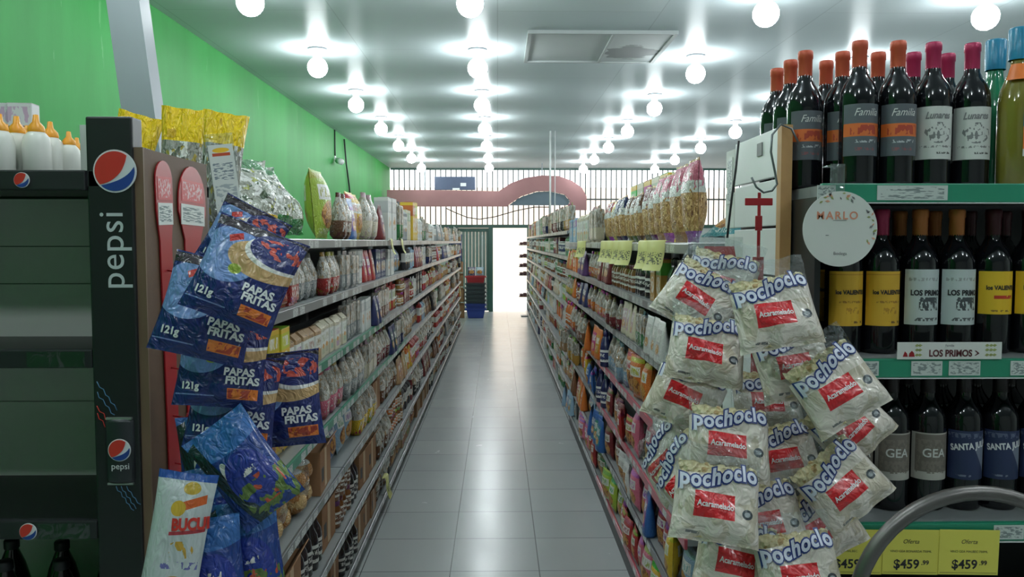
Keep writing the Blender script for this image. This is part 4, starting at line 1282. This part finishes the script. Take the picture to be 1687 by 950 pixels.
SN = [(402, 770, 1.475, 36, 10, 1.0, 'blue and green snack bag tilted over at the top of the lower bunch'),
      (375, 845, 1.538, 14, 10, 1.0, 'blue and green snack bag hanging below the tilted one'),
      (408, 910, 1.486, 8, 10, .98, 'blue and green snack bag lowest in the bunch'),
      (352, 765, 1.591, 4, 4, 1.0, 'blue and green snack bag at the back of the bunch by the red strip'),
      (348, 935, 1.427, 6, 8, .9, 'blue and green snack bag beside the white bag at floor side')]
for k, (a, b, D, tilt, pit, s, lab) in enumerate(SN):
    o = sn if k == 0 else dup(sn)
    o.location = hang(a, b, D); o.rotation_euler = (R(-pit), R(-tilt), R(10)); o.scale = (s, s, s)
    tag(o, lab, 'snack bag', 'blue and green snack bags in the lower bunch')
M['snack3'] = art('white snack bag print', rgb(196, 204, 206), [
    ('rect', .5, .975, .6, .03, rgb(44, 84, 160)), ('disc', .62, .9, .14, .04, rgb(190, 160, 60)), ('rect', .63, .80, .26, .03, rgb(206, 96, 44), .15), ('disc', .46, .77, .12, .05, rgb(206, 170, 60)), ('rect', .66, .62, .28, .012, rgb(176, 60, 70), .06),
    ('dnoise', .60, .50, .22, .06, rgb(196, 156, 60), (7, 7, 9), .5), ('rnoise', .62, .40, .3, .025, rgb(110, 110, 170), (14, 6, 22), .5), ('disc', .58, .20, .3, .13, rgb(214, 160, 50)), ('disc', .55, .23, .14, .05, rgb(176, 110, 40)), ('rect', .5, .02, .6, .05, rgb(150, 160, 196))], rough=.25, crinkle=.4, crinkle_scale=5, coat=.2, rand=False)
WW, WH = .100, .26
mb = MB(); f3 = pillow(mb, WW, WH, .045, 41, nx=14, ny=18, base=False, wr=.1); wb = mb.build('white_snack_bag', M['snack3'])
on3 = lambda x, z: (x, f3(x / (WW / 2), z / (WH / 2), 1)[1] - .002, z)
m = MB(); letter(m, 'BUCUI', on3, at=(.020, .046), size=.028, bold=.0014, sub=.006, rot=R(6), cx=.72); m.build('lettering', M['e_red'], wb)
wb.location = hang(290, 900, 1.385); wb.rotation_euler = (R(-6), R(10), R(8)); tag(wb, 'white snack bag with blue top edge and red name, hanging lowest by the cooler', 'snack bag')

# ------------------------------------------------------------------ wine shelving
WY = 1.60
ws = empty('wine_shelving', (.64, WY, 0)); tag(ws, 'dark wine shelving with green price rails facing the camera', 'shelving')
WL = [1.714, 1.365, 1.030, .69, .35]
MB().box(0, .50, 0, 1.2, .52, 1.70).build('back_panel', M['black'], ws)
MB().box(0, .02, 0, .012, .50, 1.69).build('side_panel', M['black'], ws)
MB().box(1.19, .02, 0, 1.2, .50, 1.69).build('side_panel', M['black'], ws)
MB().box(0.013, .03, 0, 1.19, .49, .3).build('plinth', M['plinth'], ws)
M['ticket_w'] = art('white shelf ticket', rgb(196, 204, 200), [('rnoise', .5, .5, .45, .4, rgb(130, 140, 140), (7, 9, 9), .52)], rough=.4)
rd = random.Random(3)
for i, z_ in enumerate(WL):
    sh = MB().box(.013, .004, -.022, 1.19, .49, 0).build('shelf', M['shelf'], ws, (0, 0, z_))
    MB().box(.0, -.012, -.036, 1.2, .003, .001, bev=.002).build('price_rail', M['green_rail'], sh)
    MB().box(.0, -.014, -.0385, 1.2, -.008, -.0365).build('rail_lip', M['white'], sh)
    tk = {0: [(1342, 1372), (1440, 1555)], 1: [(1395, 1450), (1504, 1555), (1566, 1618), (1668, 1700)], 2: [(1650, 1700)]}.get(i, [])
    for a, b in tk:
        pa_, pb_ = at(a, 500, WY - .012), at(b, 500, WY - .012)
        MB().box(pa_.x - .64, -.0135, -.032, pb_.x - .64, -.0122, -.003).build('shelf_ticket', M['ticket_w'], sh)

M['glass_dark'] = mat('dark wine glass', rgb(16, 17, 22), .07, var=.15, spec=.6, scale=4)
M['cap_orange'] = mat('orange red capsule', rgb(190, 84, 58), .35, .2, var=.08)
M['cap_copper'] = mat('copper capsule', rgb(196, 120, 62), .35, .3, var=.08)
M['cap_magenta'] = mat('magenta capsule', rgb(170, 42, 84), .35, .2, var=.08)
M['cap_maroon'] = mat('maroon capsule', rgb(74, 24, 34), .35, .2, var=.08)
M['cap_black'] = mat('black capsule', rgb(34, 28, 32), .35, .2, var=.08)
M['lab_dark'] = art('slate wine label', rgb(84, 90, 96), [('rect', .5, .50, .6, .125, rgb(206, 104, 44)), ('rnoise', .5, .50, .4, .09, rgb(166, 58, 36), (6, 4, 5), .5), ('rnoise', .5, .28, .3, .03, rgb(176, 180, 184), (14, 4, 14), .52), ('rnoise', .5, .13, .3, .03, rgb(130, 80, 84), (16, 4, 14), .52)], rough=.5, rand=False)
M['lab_white'] = art('white wine label', rgb(206, 208, 204), [('dnoise', .52, .50, .36, .2, rgb(120, 122, 122), (11, 6, 12), .53), ('rnoise', .5, .24, .42, .02, rgb(130, 130, 130), (18, 4, 16), .5), ('rnoise', .66, .12, .2, .02, rgb(70, 70, 70), (18, 4, 16), .5)], rough=.5, rand=False)
M['lab_yellow'] = art('yellow wine label', rgb(222, 174, 52), [('rnoise', .5, .44, .36, .02, rgb(170, 120, 40), (18, 4, 16), .5), ('rnoise', .55, .28, .2, .06, rgb(186, 136, 40), (14, 4, 12), .52), ('rnoise', .7, .07, .2, .02, rgb(120, 84, 40), (14, 4, 12), .5), ('rect', .5, .94, .6, .008, rgb(196, 140, 40))], rough=.5, rand=False)
M['lab_bright'] = art('bright yellow wine label', rgb(232, 188, 40), [('rnoise', .56, .40, .3, .04, rgb(196, 60, 36), (12, 4, 9), .42), ('rnoise', .5, .08, .3, .02, rgb(140, 100, 40), (14, 4, 12), .5)], rough=.5, rand=False)
M['lab_primos'] = art('pale wine label', rgb(198, 208, 208), [('rnoise', .55, .38, .3, .12, rgb(70, 76, 80), (10, 4, 8), .5), ('rnoise', .5, .1, .34, .03, rgb(90, 94, 96), (18, 4, 14), .5), ('rnoise', .45, .82, .4, .03, rgb(160, 166, 166), (12, 4, 12), .5)], rough=.5, rand=False)
M['lab_gea'] = art('taupe wine label', rgb(112, 104, 96), [('rect', .5, .08, .6, .09, rgb(186, 182, 174)), ('rect', .02, .5, .03, .6, rgb(176, 172, 164)), ('rect', .5, .985, .6, .015, rgb(176, 172, 164)), ('rnoise', .5, .5, .44, .36, rgb(126, 118, 108), (10, 4, 10), .5)], rough=.5, rand=False)
M['lab_santa'] = art('navy wine label', rgb(36, 48, 84), [('rect', .92, .5, .2, .3, rgb(120, 128, 146), .6), ('rnoise', .5, .9, .5, .05, rgb(90, 100, 124), (9, 4, 9), .5), ('rnoise', .3, .08, .2, .02, rgb(120, 128, 146), (14, 4, 14), .5)], rough=.5, rand=False)
BR = .0375
def wine(name, cap, lab, z0, z1, text=None, tcol=None, size=.02, tz=.5, rot=0.0, shear=0.0, bold=.0005, cx=1.0, extra=None):
    o = MB().lathe([(0, .006), (.026, .002), (.034, 0), (.0372, .004), (BR, .01), (BR, .175), (.0365, .195), (.031, .213), (.021, .228), (.0155, .240), (.0145, .256), (.0142, .288), (.0, .288)], 28).build(name, M['glass_dark'])
    c = MB().lathe([(.0151, .246), (.0150, .283), (.0163, .285), (.0163, .298), (.0148, .302), (0, .302)], 20).build('capsule', M[cap], o)
    r = BR + .0005
    lm_ = MB().lathe([(r, z0), (r, z1)], 20, a0=R(270 - 74), a1=R(270 + 74)); l_ = lm_.build('label', M[lab], o)
    if text:
        m = MB(); zc_ = z0 + (z1 - z0) * tz
        rr = r + .0007
        letter(m, text, lambda a, b: (rr * math.sin(a / rr), -rr * math.cos(a / rr), zc_ + b), rot=rot, size=size, shear=shear, bold=bold, sub=.007, cx=cx)
        if extra:
            for (tx_, s_, z_) in extra:
                letter(m, tx_, lambda a, b: (rr * math.sin(a / rr), -rr * math.cos(a / rr), z0 + (z1 - z0) * z_ + b), size=s_, sub=.007, cx=cx)
        m.build('lettering', M[tcol], l_)
    return o
proto = dict(
    slate=wine('wine_bottle', 'cap_orange', 'lab_dark', .062, .168, 'Familia', 'paper', .022, .84, shear=.4, bold=0, cx=.85),
    white=wine('wine_bottle', 'cap_magenta', 'lab_white', .056, .165, 'Lunares', 'grey_ink', .02, .83, shear=.35, cx=.8),
    yellow=wine('wine_bottle', 'cap_magenta', 'lab_yellow', .058, .172, 'los VALIENTES', 'ink', .0125, .62, cx=.85),
    primos=wine('wine_bottle', 'cap_copper', 'lab_primos', .06, .176, 'LOS PRIMOS', 'ink', .0155, .58, bold=.0007, cx=.85),
    bright=wine('wine_bottle', 'cap_maroon', 'lab_bright', .082, .172, 'los VALIENTES', 'ink', .0125, .62, cx=.85),
    gea=wine('wine_bottle', 'cap_black', 'lab_gea', .066, .166, 'GEA', 'paper', .026, .58, bold=.0003),
    santa=wine('wine_bottle', 'cap_black', 'lab_santa', .066, .17, 'SANTA JULIA', 'white_ink', .0185, .68, rot=R(8), bold=.0007, cx=.78))
used = set()
def put(kind, x, y, z, lab, group, yaw=0.0):
    o = proto[kind]
    if kind in used:
        o = dup(proto[kind])
    used.add(kind)
    o.location = (x, y, z + .0015); o.rotation_euler = (0, 0, R(yaw))
    tag(o, lab, 'wine bottle', group)
    return o
g1, g2, g3 = 'wine bottles on the top wine shelf', 'wine bottles on the second wine shelf', 'wine bottles on the third wine shelf'
for c, col in enumerate([[(.677, 1.79), (.677, 1.88), (.677, 1.97)], [(.757, 1.70), (.762, 1.796), (.762, 1.885)], [(.838, 1.70), (.843, 1.80)], [(.918, 1.71), (.922, 1.80)], [(1.004, 1.715), (1.004, 1.81)]]):
    for r_, (X_, Y_) in enumerate(col):
        k = 'slate' if c < 3 else 'white'
        nm = 'orange-banded slate-label' if c < 3 else 'white-label magenta-capped'
        front = ['front', 'second', 'third'][r_]
        put(k, X_, Y_, WL[0], '%s wine bottle, top wine shelf, %s in %s column from the screen' % (nm, front, ['first', 'second', 'third', 'fourth', 'fifth'][c]), g1, 8 - c * 5)
rowb = [('yellow', .734, 'pale yellow label'), ('yellow', .8125, 'pale yellow label'), ('primos', .895, 'pale label with small figures'), ('primos', .9735, 'pale label with small figures'), ('bright', 1.052, 'bright yellow label'), ('bright', 1.131, 'bright yellow label')]
for c, (k, X_, nm) in enumerate(rowb):
    put(k, X_, 1.70, WL[1], 'wine bottle with %s, second wine shelf, %s along front row' % (nm, nth(c + 1)), g2, 4)
    put(k, X_ + .006, 1.80, WL[1], 'wine bottle with %s, second wine shelf, %s along rear row' % (nm, nth(c + 1)), g2, 4)
rowc = [('gea', .765, 'taupe label'), ('gea', .8435, 'taupe label'), ('gea', .922, 'taupe label'), ('santa', 1.0005, 'navy label'), ('santa', 1.079, 'navy label'), ('santa', 1.1575, 'navy label')]
for c, (k, X_, nm) in enumerate(rowc):
    put(k, X_, 1.70, WL[2], 'wine bottle with %s, third wine shelf, %s along front row' % (nm, nth(c + 1)), g3, -2)
    put(k, X_ + .004, 1.80, WL[2], 'wine bottle with %s, third wine shelf, %s along rear row' % (nm, nth(c + 1)), g3, -2)
# tall pale bottles at the end of the top wine shelf
M['pale_glass'] = mat('olive yellow spirit', rgb(118, 112, 44), .06, var=.2, coat=.6, scale=10)
M['green_glass'] = mat('green glass', rgb(36, 122, 84), .06, var=.2, coat=.6, scale=10)
M['cap_blue'] = mat('turquoise cap', rgb(40, 130, 166), .3, var=.08)
def tall_bottle(gm, tagc):
    o = MB().lathe([(0, .006), (.032, 0), (.0375, .006), (.038, .17), (.034, .20), (.02, .235), (.0165, .25), (.0165, .285), (0, .285)], 24).build('spirit_bottle', M[gm])
    MB().lathe([(.0205, .262), (.021, .27), (.021, .325), (.019, .328), (0, .328)], 20).build('cap', M['cap_blue'], o)
    if tagc:
        MB().lathe([(.036, .218), (.0225, .252)], 20, a0=R(200), a1=R(340)).build('neck_tag', M['orange_ink'], o)
        r = .0387
        MB().lathe([(r, .12), (r, .165)], 10, a0=R(255), a1=R(300)).build('blue_label', M['cap_blue'], o)
        MB().lathe([(r, .075), (r, .12)], 10, a0=R(255), a1=R(300)).build('orange_label', M['orange_ink'], o)
        MB().lathe([(r, .06), (r, .075)], 10, a0=R(255), a1=R(300)).build('white_label', M['paper'], o)
    return o
o = tall_bottle('pale_glass', True); o.location = (1.088, 1.69, WL[0] + .0015); tag(o, 'tall olive-yellow bottle with turquoise cap and orange neck tag', 'bottle')
o = tall_bottle('green_glass', False); o.location = (1.10, 1.79, WL[0] + .0015); tag(o, 'green bottle with turquoise cap behind the olive-yellow bottle', 'bottle')
o = tall_bottle('green_glass', False); o.location = (1.175, 1.76, WL[0] + .0015); tag(o, 'green bottle with turquoise cap at the end of the top wine shelf', 'bottle')

# round hanging sign
MX = at(1384, 377, 1.55)
sg = empty('round_sign', (MX.x, 1.55, MX.z)); tag(sg, 'round white card sign hanging from the top wine rail', 'sign')
cr = [(.0725 * math.cos(2 * PI * i / 48), .0725 * math.sin(2 * PI * i / 48)) for i in range(48)]
MB().prism(cr, 0, .0015).build('disc', M['paper'], sg)
m = MB(); letter(m, 'MARLO', lambda a, b: (a - .006, -.0008, b + .026), size=.021, sp=1.25, res=4, bold=.0004); m.build('lettering', mat('faded orange ink', rgb(214, 140, 112), .5), sg)
m = MB(); letter(m, 'Bodega', lambda a, b: (a + .001, -.0008, b - .048), size=.009); m.box(-.014, -.0008, .016, .012, -.0002, .0168); m.box(-.028, -.0008, -.013, -.022, -.0002, -.0115)
m.build('fine_print', M['grey_ink'], sg)
rd = random.Random(12)
lg, lo_, lk = MB(), MB(), MB()
for i in range(26):
    a = R(rd.choice([rd.uniform(60, 128), rd.uniform(-30, 50)])); rr = rd.uniform(.058, .070)
    c_ = (rr * math.cos(a), rr * math.sin(a)); t_ = rd.uniform(0, 6.28); s_ = rd.uniform(.003, .0055)
    pl = [(c_[0] + s_ * math.cos(t_ + q) * (1 if q in (0, PI) else .45), c_[1] + s_ * math.sin(t_ + q) * (1 if q in (0, PI) else .45)) for q in (0, PI / 2, PI, 3 * PI / 2)]
    (lg, lo_, lk)[i % 3].prism(pl, -.0009, -.0002)
lg.build('leaf_print', mat('olive print', rgb(150, 158, 96), .5), sg); lo_.build('petal_print', mat('peach print', rgb(216, 160, 130), .5), sg); lk.build('twig_print', M['grey_ink'], sg)
ar = MB(); ar.box(-.020, .0025, .055, .008, .0035, .125); ar.box(-.02, .0025, .121, .008, .040, .123); ar.build('clear_arm', film_mat('clear sign arm', hi=.5, lo=.14), sg)

# shelf edge sign
pa_, pb_ = at(1478, 590, 1.583), at(1650, 590, 1.583)
ss = empty('shelf_sign', ((pa_.x + pb_.x) / 2, 1.583, 1.3665)); tag(ss, 'white strip sign with maroon name standing on the second wine rail', 'sign')
hw_ = (pb_.x - pa_.x) / 2
MB().box(-hw_, 0, 0, hw_, .0012, .034).build('strip', M['paper'], ss)
m = MB(); letter(m, 'LOS PRIMOS', lambda a, b: (a + .002, -.0006, b + .012), size=.0185, bold=.0007, cx=.86, res=4)
m.prism([(.050, .017), (.056, .012), (.050, .007), (.053, .007), (.060, .012), (.053, .017)], -.0006, -.0001)
m.build('lettering', mat('maroon ink', rgb(84, 34, 40), .5), ss)
m = MB(); letter(m, 'Familia', lambda a, b: (a, -.0006, b + .0275), size=.0065); m.build('fine_print', M['grey_ink'], ss)
m = MB(); m.prism([(-.082, .005), (-.070, .005), (-.072, .013), (-.076, .017), (-.081, .012)], -.0006, -.0001); m.prism([(-.094, .005), (-.084, .005), (-.086, .012), (-.09, .016)], -.0006, -.0001); m.build('mountain_mark', M['dark_red'], ss)
m = MB()
for cx2 in (-.066, -.06, .075, .083, .09):
    for dz in (.008, .018, .027):
        m.prism([(cx2 - .004, dz), (cx2, dz - .0025), (cx2 + .005, dz + .001), (cx2, dz + .0035)], -.0006, -.0001)
m.build('leaf_print', mat('olive print', rgb(150, 158, 96), .5), ss)

# yellow offer cards on the third wine rail
M['offer'] = mat('yellow offer card', rgb(222, 212, 92), .5, var=.05)
for k, (a, b, lab) in enumerate(((1352, 1452, 'yellow offer card partly behind the popcorn bags'), (1454, 1544, 'yellow offer card in the middle of the third wine rail'), (1546, 1642, 'yellow offer card nearest the green rail end'))):
    pa_, pb_ = at(a, 872, 1.583), at(b, 945, 1.583)
    hw_ = (pb_.x - pa_.x) / 2; hz = pa_.z - pb_.z
    o = empty('offer_card', ((pa_.x + pb_.x) / 2, 1.583 - k * .0015, pb_.z)); o.rotation_euler = (0, R(1.2), 0)
    MB().box(-hw_, 0, 0, hw_, .001, hz).build('card', M['offer'], o)
    m = MB()
    letter(m, 'Oferta', lambda a_, b_: (a_, -.0005, b_ + hz * .74), size=.0125, shear=.3)
    letter(m, ('MALBEC', 'VINO GEA BONARDA 750ML', 'VINO GEA MALBEC 750ML')[k], lambda a_, b_: (a_, -.0005, b_ + hz * .52), size=.0066)
    letter(m, '$459', lambda a_, b_: (a_ - .008, -.0005, b_ + hz * .22), size=.026, bold=.0006)
    letter(m, '.99', lambda a_, b_: (a_ + .03, -.0005, b_ + hz * .27), size=.013, bold=.0003)
    m.box(-hw_ * .95, -.0005, .004, hw_ * .95, -.0001, .0045)
    m.build('lettering', M['ink'], o)
    tag(o, lab, 'price card', 'yellow offer cards on the third wine rail')

# white boarded side screen with a wooden post, wire and red hook
sp_ = empty('side_screen', (.612, 1.745, 0)); tag(sp_, 'white boarded screen with raw wood post beside the wine bottles', 'screen')
MB().box(0, 0, 0, .024, .026, 1.852).build('post', M['wood'], sp_)
for z0_, z1_ in ((1.744, 1.85), (1.636, 1.738), (1.526, 1.630), (1.416, 1.52), (1.0, 1.41)):
    MB().box(.002, .027, z0_, .016, .345, z1_, bev=.0015).build('white_board', M['white'], sp_)
    MB().box(.002, .350, z0_, .016, .43, z1_ - .01, bev=.0015).build('narrow_board', M['paper'], sp_)
MB().box(.016, .03, 0, .024, .43, 1.0).build('lower_panel', M['wood'], sp_)
MB().box(-.0006, .13, 1.80, .002, .165, 1.83).build('printed_mark', M['grey_ink'], sp_)
MB().box(-.0006, .365, 1.70, .002, .41, 1.82).build('printed_column', M['tag_side'], sp_)
wp = lambda a, b, D=1.725: at(a, b, D)
wr_ = MB().tube([wp(1316, 236), wp(1304, 212, 1.735), wp(1286, 205, 1.735), wp(1272, 222), wp(1270, 250), wp(1277, 285), wp(1280, 303), wp(1272, 314), wp(1258, 317), wp(1246, 308), wp(1238, 292)], .0024, 6).build('wire_loop', M['wire'])
tag(wr_, 'bent grey wire loop over the wooden post of the white screen', 'wire')
c2 = MB().tube([wp(1217, 232, 2.02), wp(1212, 280, 2.02), wp(1205, 330, 2.02), wp(1198, 392, 2.02)], .003, 6).build('thin_cable', M['cable']); tag(c2, 'thin dark cable hanging down the white screen', 'cable')
hkx = wp(1251, 320, 1.742)
rh = empty('display_hook', hkx); tag(rh, 'red cross-shaped plastic hanger on the wire loop', 'hook')
MB().box(-.031, -.002, -.024, .029, .002, -.008, bev=.0015).build('crossbar', M['red'], rh)
MB().box(-.0035, -.0015, -.14, .0035, .0015, .004, bev=.001).build('stem', M['red'], rh)
MB().box(-.008, -.0025, -.078, .007, .0025, -.046, bev=.0015).build('clip', M['dark_red'], rh)
cs = MB().box(-.012, 0, -.85, .012, .002, -.135).build('hanging_strip', M['red'], rh)
for k in range(8):
    MB().tube([(0, 0, -.16 - .09 * k), (0, -.03, -.165 - .09 * k), (0, -.034, -.152 - .09 * k)], .0018, 6).build('strip_hook', M['red'], cs)

# ------------------------------------------------------------------ popcorn bags
PW, PH, PT = .150, .164, .056
WH2 = rgb(226, 216, 206)
M['pop'] = art('popcorn bag', WH2, [('rnoise', .5, .22, .6, .26, rgb(204, 192, 174), (4, 4, 3), .52), ('rect', .45, .35, .225, .125, rgb(206, 32, 40)), ('disc', .82, .31, .06, .05, rgb(58, 66, 72)), ('disc', .82, .31, .035, .025, rgb(150, 156, 160)), ('rnoise', .25, .08, .08, .012, rgb(120, 120, 120), (20, 6, 30), .45)], rough=.25, crinkle=.5, crinkle_scale=6, coat=.5, film=.66)
def corn_mat():
    m = NT('popped corn')
    p = m.coord('Object')
    v = m.n('ShaderNodeTexVoronoi'); v.inputs['Scale'].default_value = 85; m.l(p, v.inputs['Vector'])
    n_ = m.noise(p, 60, 3.0)
    c = m.mix(n_, rgb(206, 184, 130), rgb(238, 226, 186))
    c = m.mix(m.math('MULTIPLY', m.math('GREATER_THAN', m.noise(p, 40, 2.0), .6), .7), c, rgb(176, 126, 60))
    m.l(c, m.b.inputs['Base Color']); m.b.inputs['Roughness'].default_value = .7
    m.bump(v.outputs['Distance'], 1.0, .008)
    return m.m
M['corn'] = corn_mat()
def build_pop():
    mb = MB(); f = pillow(mb, PW, PH, PT, 51, nx=22, ny=24, base=False, wr=.22, slump=.25)
    o = mb.build('popcorn_bag', M['pop'])
    # kernels: a lumpy fill inside the wrapping
    k = MB(); rdm = random.Random(8)
    fi = pillow_fn(PW * .88, PH * .76, PT * .74, 51, wr=.05, slump=.15)
    nx_, ny_ = 26, 22
    for s in (1, -1):
        vs = []
        for j in range(ny_ + 1):
            for i in range(nx_ + 1):
                u_, v_ = -1 + 2 * i / nx_, -1 + 2 * j / ny_
                x, y, z = fi(u_, v_, s)
                e = 1 if abs(u_) < .99 and abs(v_) < .99 else 0
                vs.append((x + rdm.uniform(-.002, .002), y * 1 + e * rdm.uniform(-.0015, .004) * s, z - PH * .085 + rdm.uniform(-.003, .003) * (1 if j > 2 else 0)))
        k.add(vs, [(j * (nx_ + 1) + i, j * (nx_ + 1) + i + 1, (j + 1) * (nx_ + 1) + i + 1, (j + 1) * (nx_ + 1) + i) for j in range(ny_) for i in range(nx_)], 0, False)
    kk = k.build('popcorn', M['corn'], o); kk['kind'] = 'stuff'
    on = lambda lift: (lambda x, z: (x, f(max(-1, min(1, x / (PW / 2))), max(-1, min(1, z / (PH / 2))), 1)[1] - lift, z))
    arch_ = lambda g: (lambda x, z: g(x, z + .010 * math.sin(x * 38)))
    m = MB(); letter(m, 'pochoclo', arch_(on(.0024)), at=(-.002, .0205), size=.038, bold=.0040, sub=.005, sp=1.10, cx=.82); m.build('lettering_outline', M['blue_ink'], o)
    m = MB(); letter(m, 'pochoclo', arch_(on(.0036)), at=(-.002, .0205), size=.038, bold=.0013, sub=.005, sp=1.10, cx=.82); m.build('lettering', mat('pale lilac ink', rgb(206, 210, 226), .4), o)
    m = MB(); letter(m, 'Acaramelado', on(.0024), at=(-.007, -.0245), size=.0135, bold=.0003, sub=.006, cx=.86); m.build('ribbon_lettering', M['white_ink'], o)
    return o
pop = build_pop()
# photo position of the bag's middle, distance, tilt (anticlockwise), pitch, yaw
PB = [(1272, 500, 1.4, 9, 10, 0, 'popcorn bag at the top front of the cluster, clear top standing up'),
      (1158, 482, 1.599, -32, 6, 12, 'popcorn bag tilted over the aisle at the top of the cluster'),
      (1165, 565, 1.513, -10, 14, 6, 'popcorn bag under the topmost, on the aisle side'),
      (1302, 585, 1.482, 10, 12, -6, 'popcorn bag half hidden directly under the topmost'),
      (1136, 640, 1.597, -22, 12, 14, 'popcorn bag at the aisle edge of the third row'),
      (1262, 648, 1.67, 1, 14, 0, 'popcorn bag hanging level in the middle of the third row'),
      (1368, 625, 1.399, 28, 12, -8, 'popcorn bag tilted up towards the wine labels'),
      (1388, 688, 1.516, 38, 8, -14, 'popcorn bag with its corner pointing at the taupe wine labels'),
      (1200, 715, 1.405, -6, 14, 4, 'popcorn bag in the middle of the fourth row'),
      (1286, 738, 1.579, 8, 12, -4, 'popcorn bag half tucked behind the fourth row middle bag'),
      (1100, 750, 1.628, 52, 6, 50, 'popcorn bag seen edge-on over the pink rail, outermost'),
      (1128, 775, 1.508, 58, 6, 42, 'popcorn bag seen edge-on over the pink rail, inner one'),
      (1180, 812, 1.322, -8, 14, 4, 'popcorn bag in the fifth row above the lowest bags'),
      (1255, 840, 1.462, 8, 12, -2, 'popcorn bag with only the end of its name showing, fifth row'),
      (1376, 785, 1.439, 36, 10, -10, 'popcorn bag tilted steeply beside the bent metal handle'),
      (1340, 850, 1.496, 26, 10, -6, 'popcorn bag behind the steeply tilted one near the offer cards'),
      (1215, 905, 1.383, -12, 12, 4, 'popcorn bag at the bottom of the cluster in the middle'),
      (1312, 925, 1.33, 4, 12, -4, 'popcorn bag at the bottom of the cluster near the offer cards'),
      (1190, 455, 1.665, -14, 4, 14, 'popcorn bag farthest back at the top, beside the white screen')]
for k, (a, b, D, tilt, pit, yaw, lab) in enumerate(PB):
    o = pop if k == 0 else dup(pop)
    o.location = hang(a, b, D); o.rotation_euler = (R(-pit - 12), R(-tilt), R(-yaw))
    tag(o, lab, 'popcorn bag', 'popcorn bags hanging by the wine shelving')
# header card behind the popcorn
hc = empty('header_card', at(1183, 428, 1.76)); tag(hc, 'red and white header card of a clear bag behind the popcorn', 'header card')
MB().prism([(-.045, -.03), (.045, -.03), (.035, .03), (-.03, .03)], 0, .002).build('card', M['red'], hc)
MB().prism([(-.042, -.022), (.042, -.022), (.036, .008), (-.034, .008)], -.001, -.0002).build('white_panel', M['paper'], hc)
MB().box(-.055, .003, -.12, .055, .004, .05).build('clear_sheet', film_mat('clear bag sheet'), hc)
m = MB(); letter(m, 'Manteca', lambda a_, b_: (a_, -.0018, b_ - .007), size=.016, shear=.2); m.build('lettering', M['dark_red'], hc)

# ------------------------------------------------------------------ bent metal handle in front of the wine
HT = at(1605, 1008, 1.2)
ht_ = empty('hand_truck', (HT.x, 1.2, 0)); tag(ht_, 'dark metal hand truck, its bent tube handle arching before the wine', 'hand truck')
pts = [(-.187, 0, .12)] + [(-.187, 0, HT.z - .3), (-.187, 0, HT.z - .1)] + [(.187 * math.cos(PI - PI * i / 24), 0, HT.z + .187 * math.sin(PI * i / 24)) for i in range(25)] + [(.187, 0, HT.z - .1), (.187, 0, HT.z - .3), (.187, 0, .12)]
M['gunmetal'] = mat('dark grey tube', rgb(112, 108, 106), .38, .8, var=.08)
MB().tube(pts, .0115, 12).build('handle_frame', M['gunmetal'], ht_)
for z_ in (.25, .55):
    MB().tube([(-.187, 0, z_), (.187, 0, z_)], .009, 8).build('crossbar', M['gunmetal'], ht_)
MB().box(-.2, -.2, .0015, .2, .0, .008).box(-.2, -.006, .0015, .2, 0.006, .14).build('toe_plate', M['gunmetal'], ht_)
for s in (-1, 1):
    wm = MB().lathe([(.03, -.02), (.085, -.024), (.1, -.012), (.1, .012), (.085, .024), (.03, .02)], 20)
    wm.v = [(z + s * .15, x + .06, y + .1015) for x, y, z in wm.v]
    wm.build('wheel', M['black'], ht_)
MB().tube([(-.15, .06, .1015), (.15, .06, .1015)], .01, 8).build('axle', M['gunmetal'], ht_)
MB().box(-.15, .006, .09, -.14, .06, .115).box(.14, .006, .09, .15, .06, .115).build('axle_bracket', M['gunmetal'], ht_)

# ------------------------------------------------------------------ drop the pattern pieces that were only copied from
for k, (root, *_r) in PROTO.items():
    for ch in list(root.children):
        for g_ in list(ch.children):
            bpy.data.objects.remove(g_)
        bpy.data.objects.remove(ch)
    bpy.data.objects.remove(root)
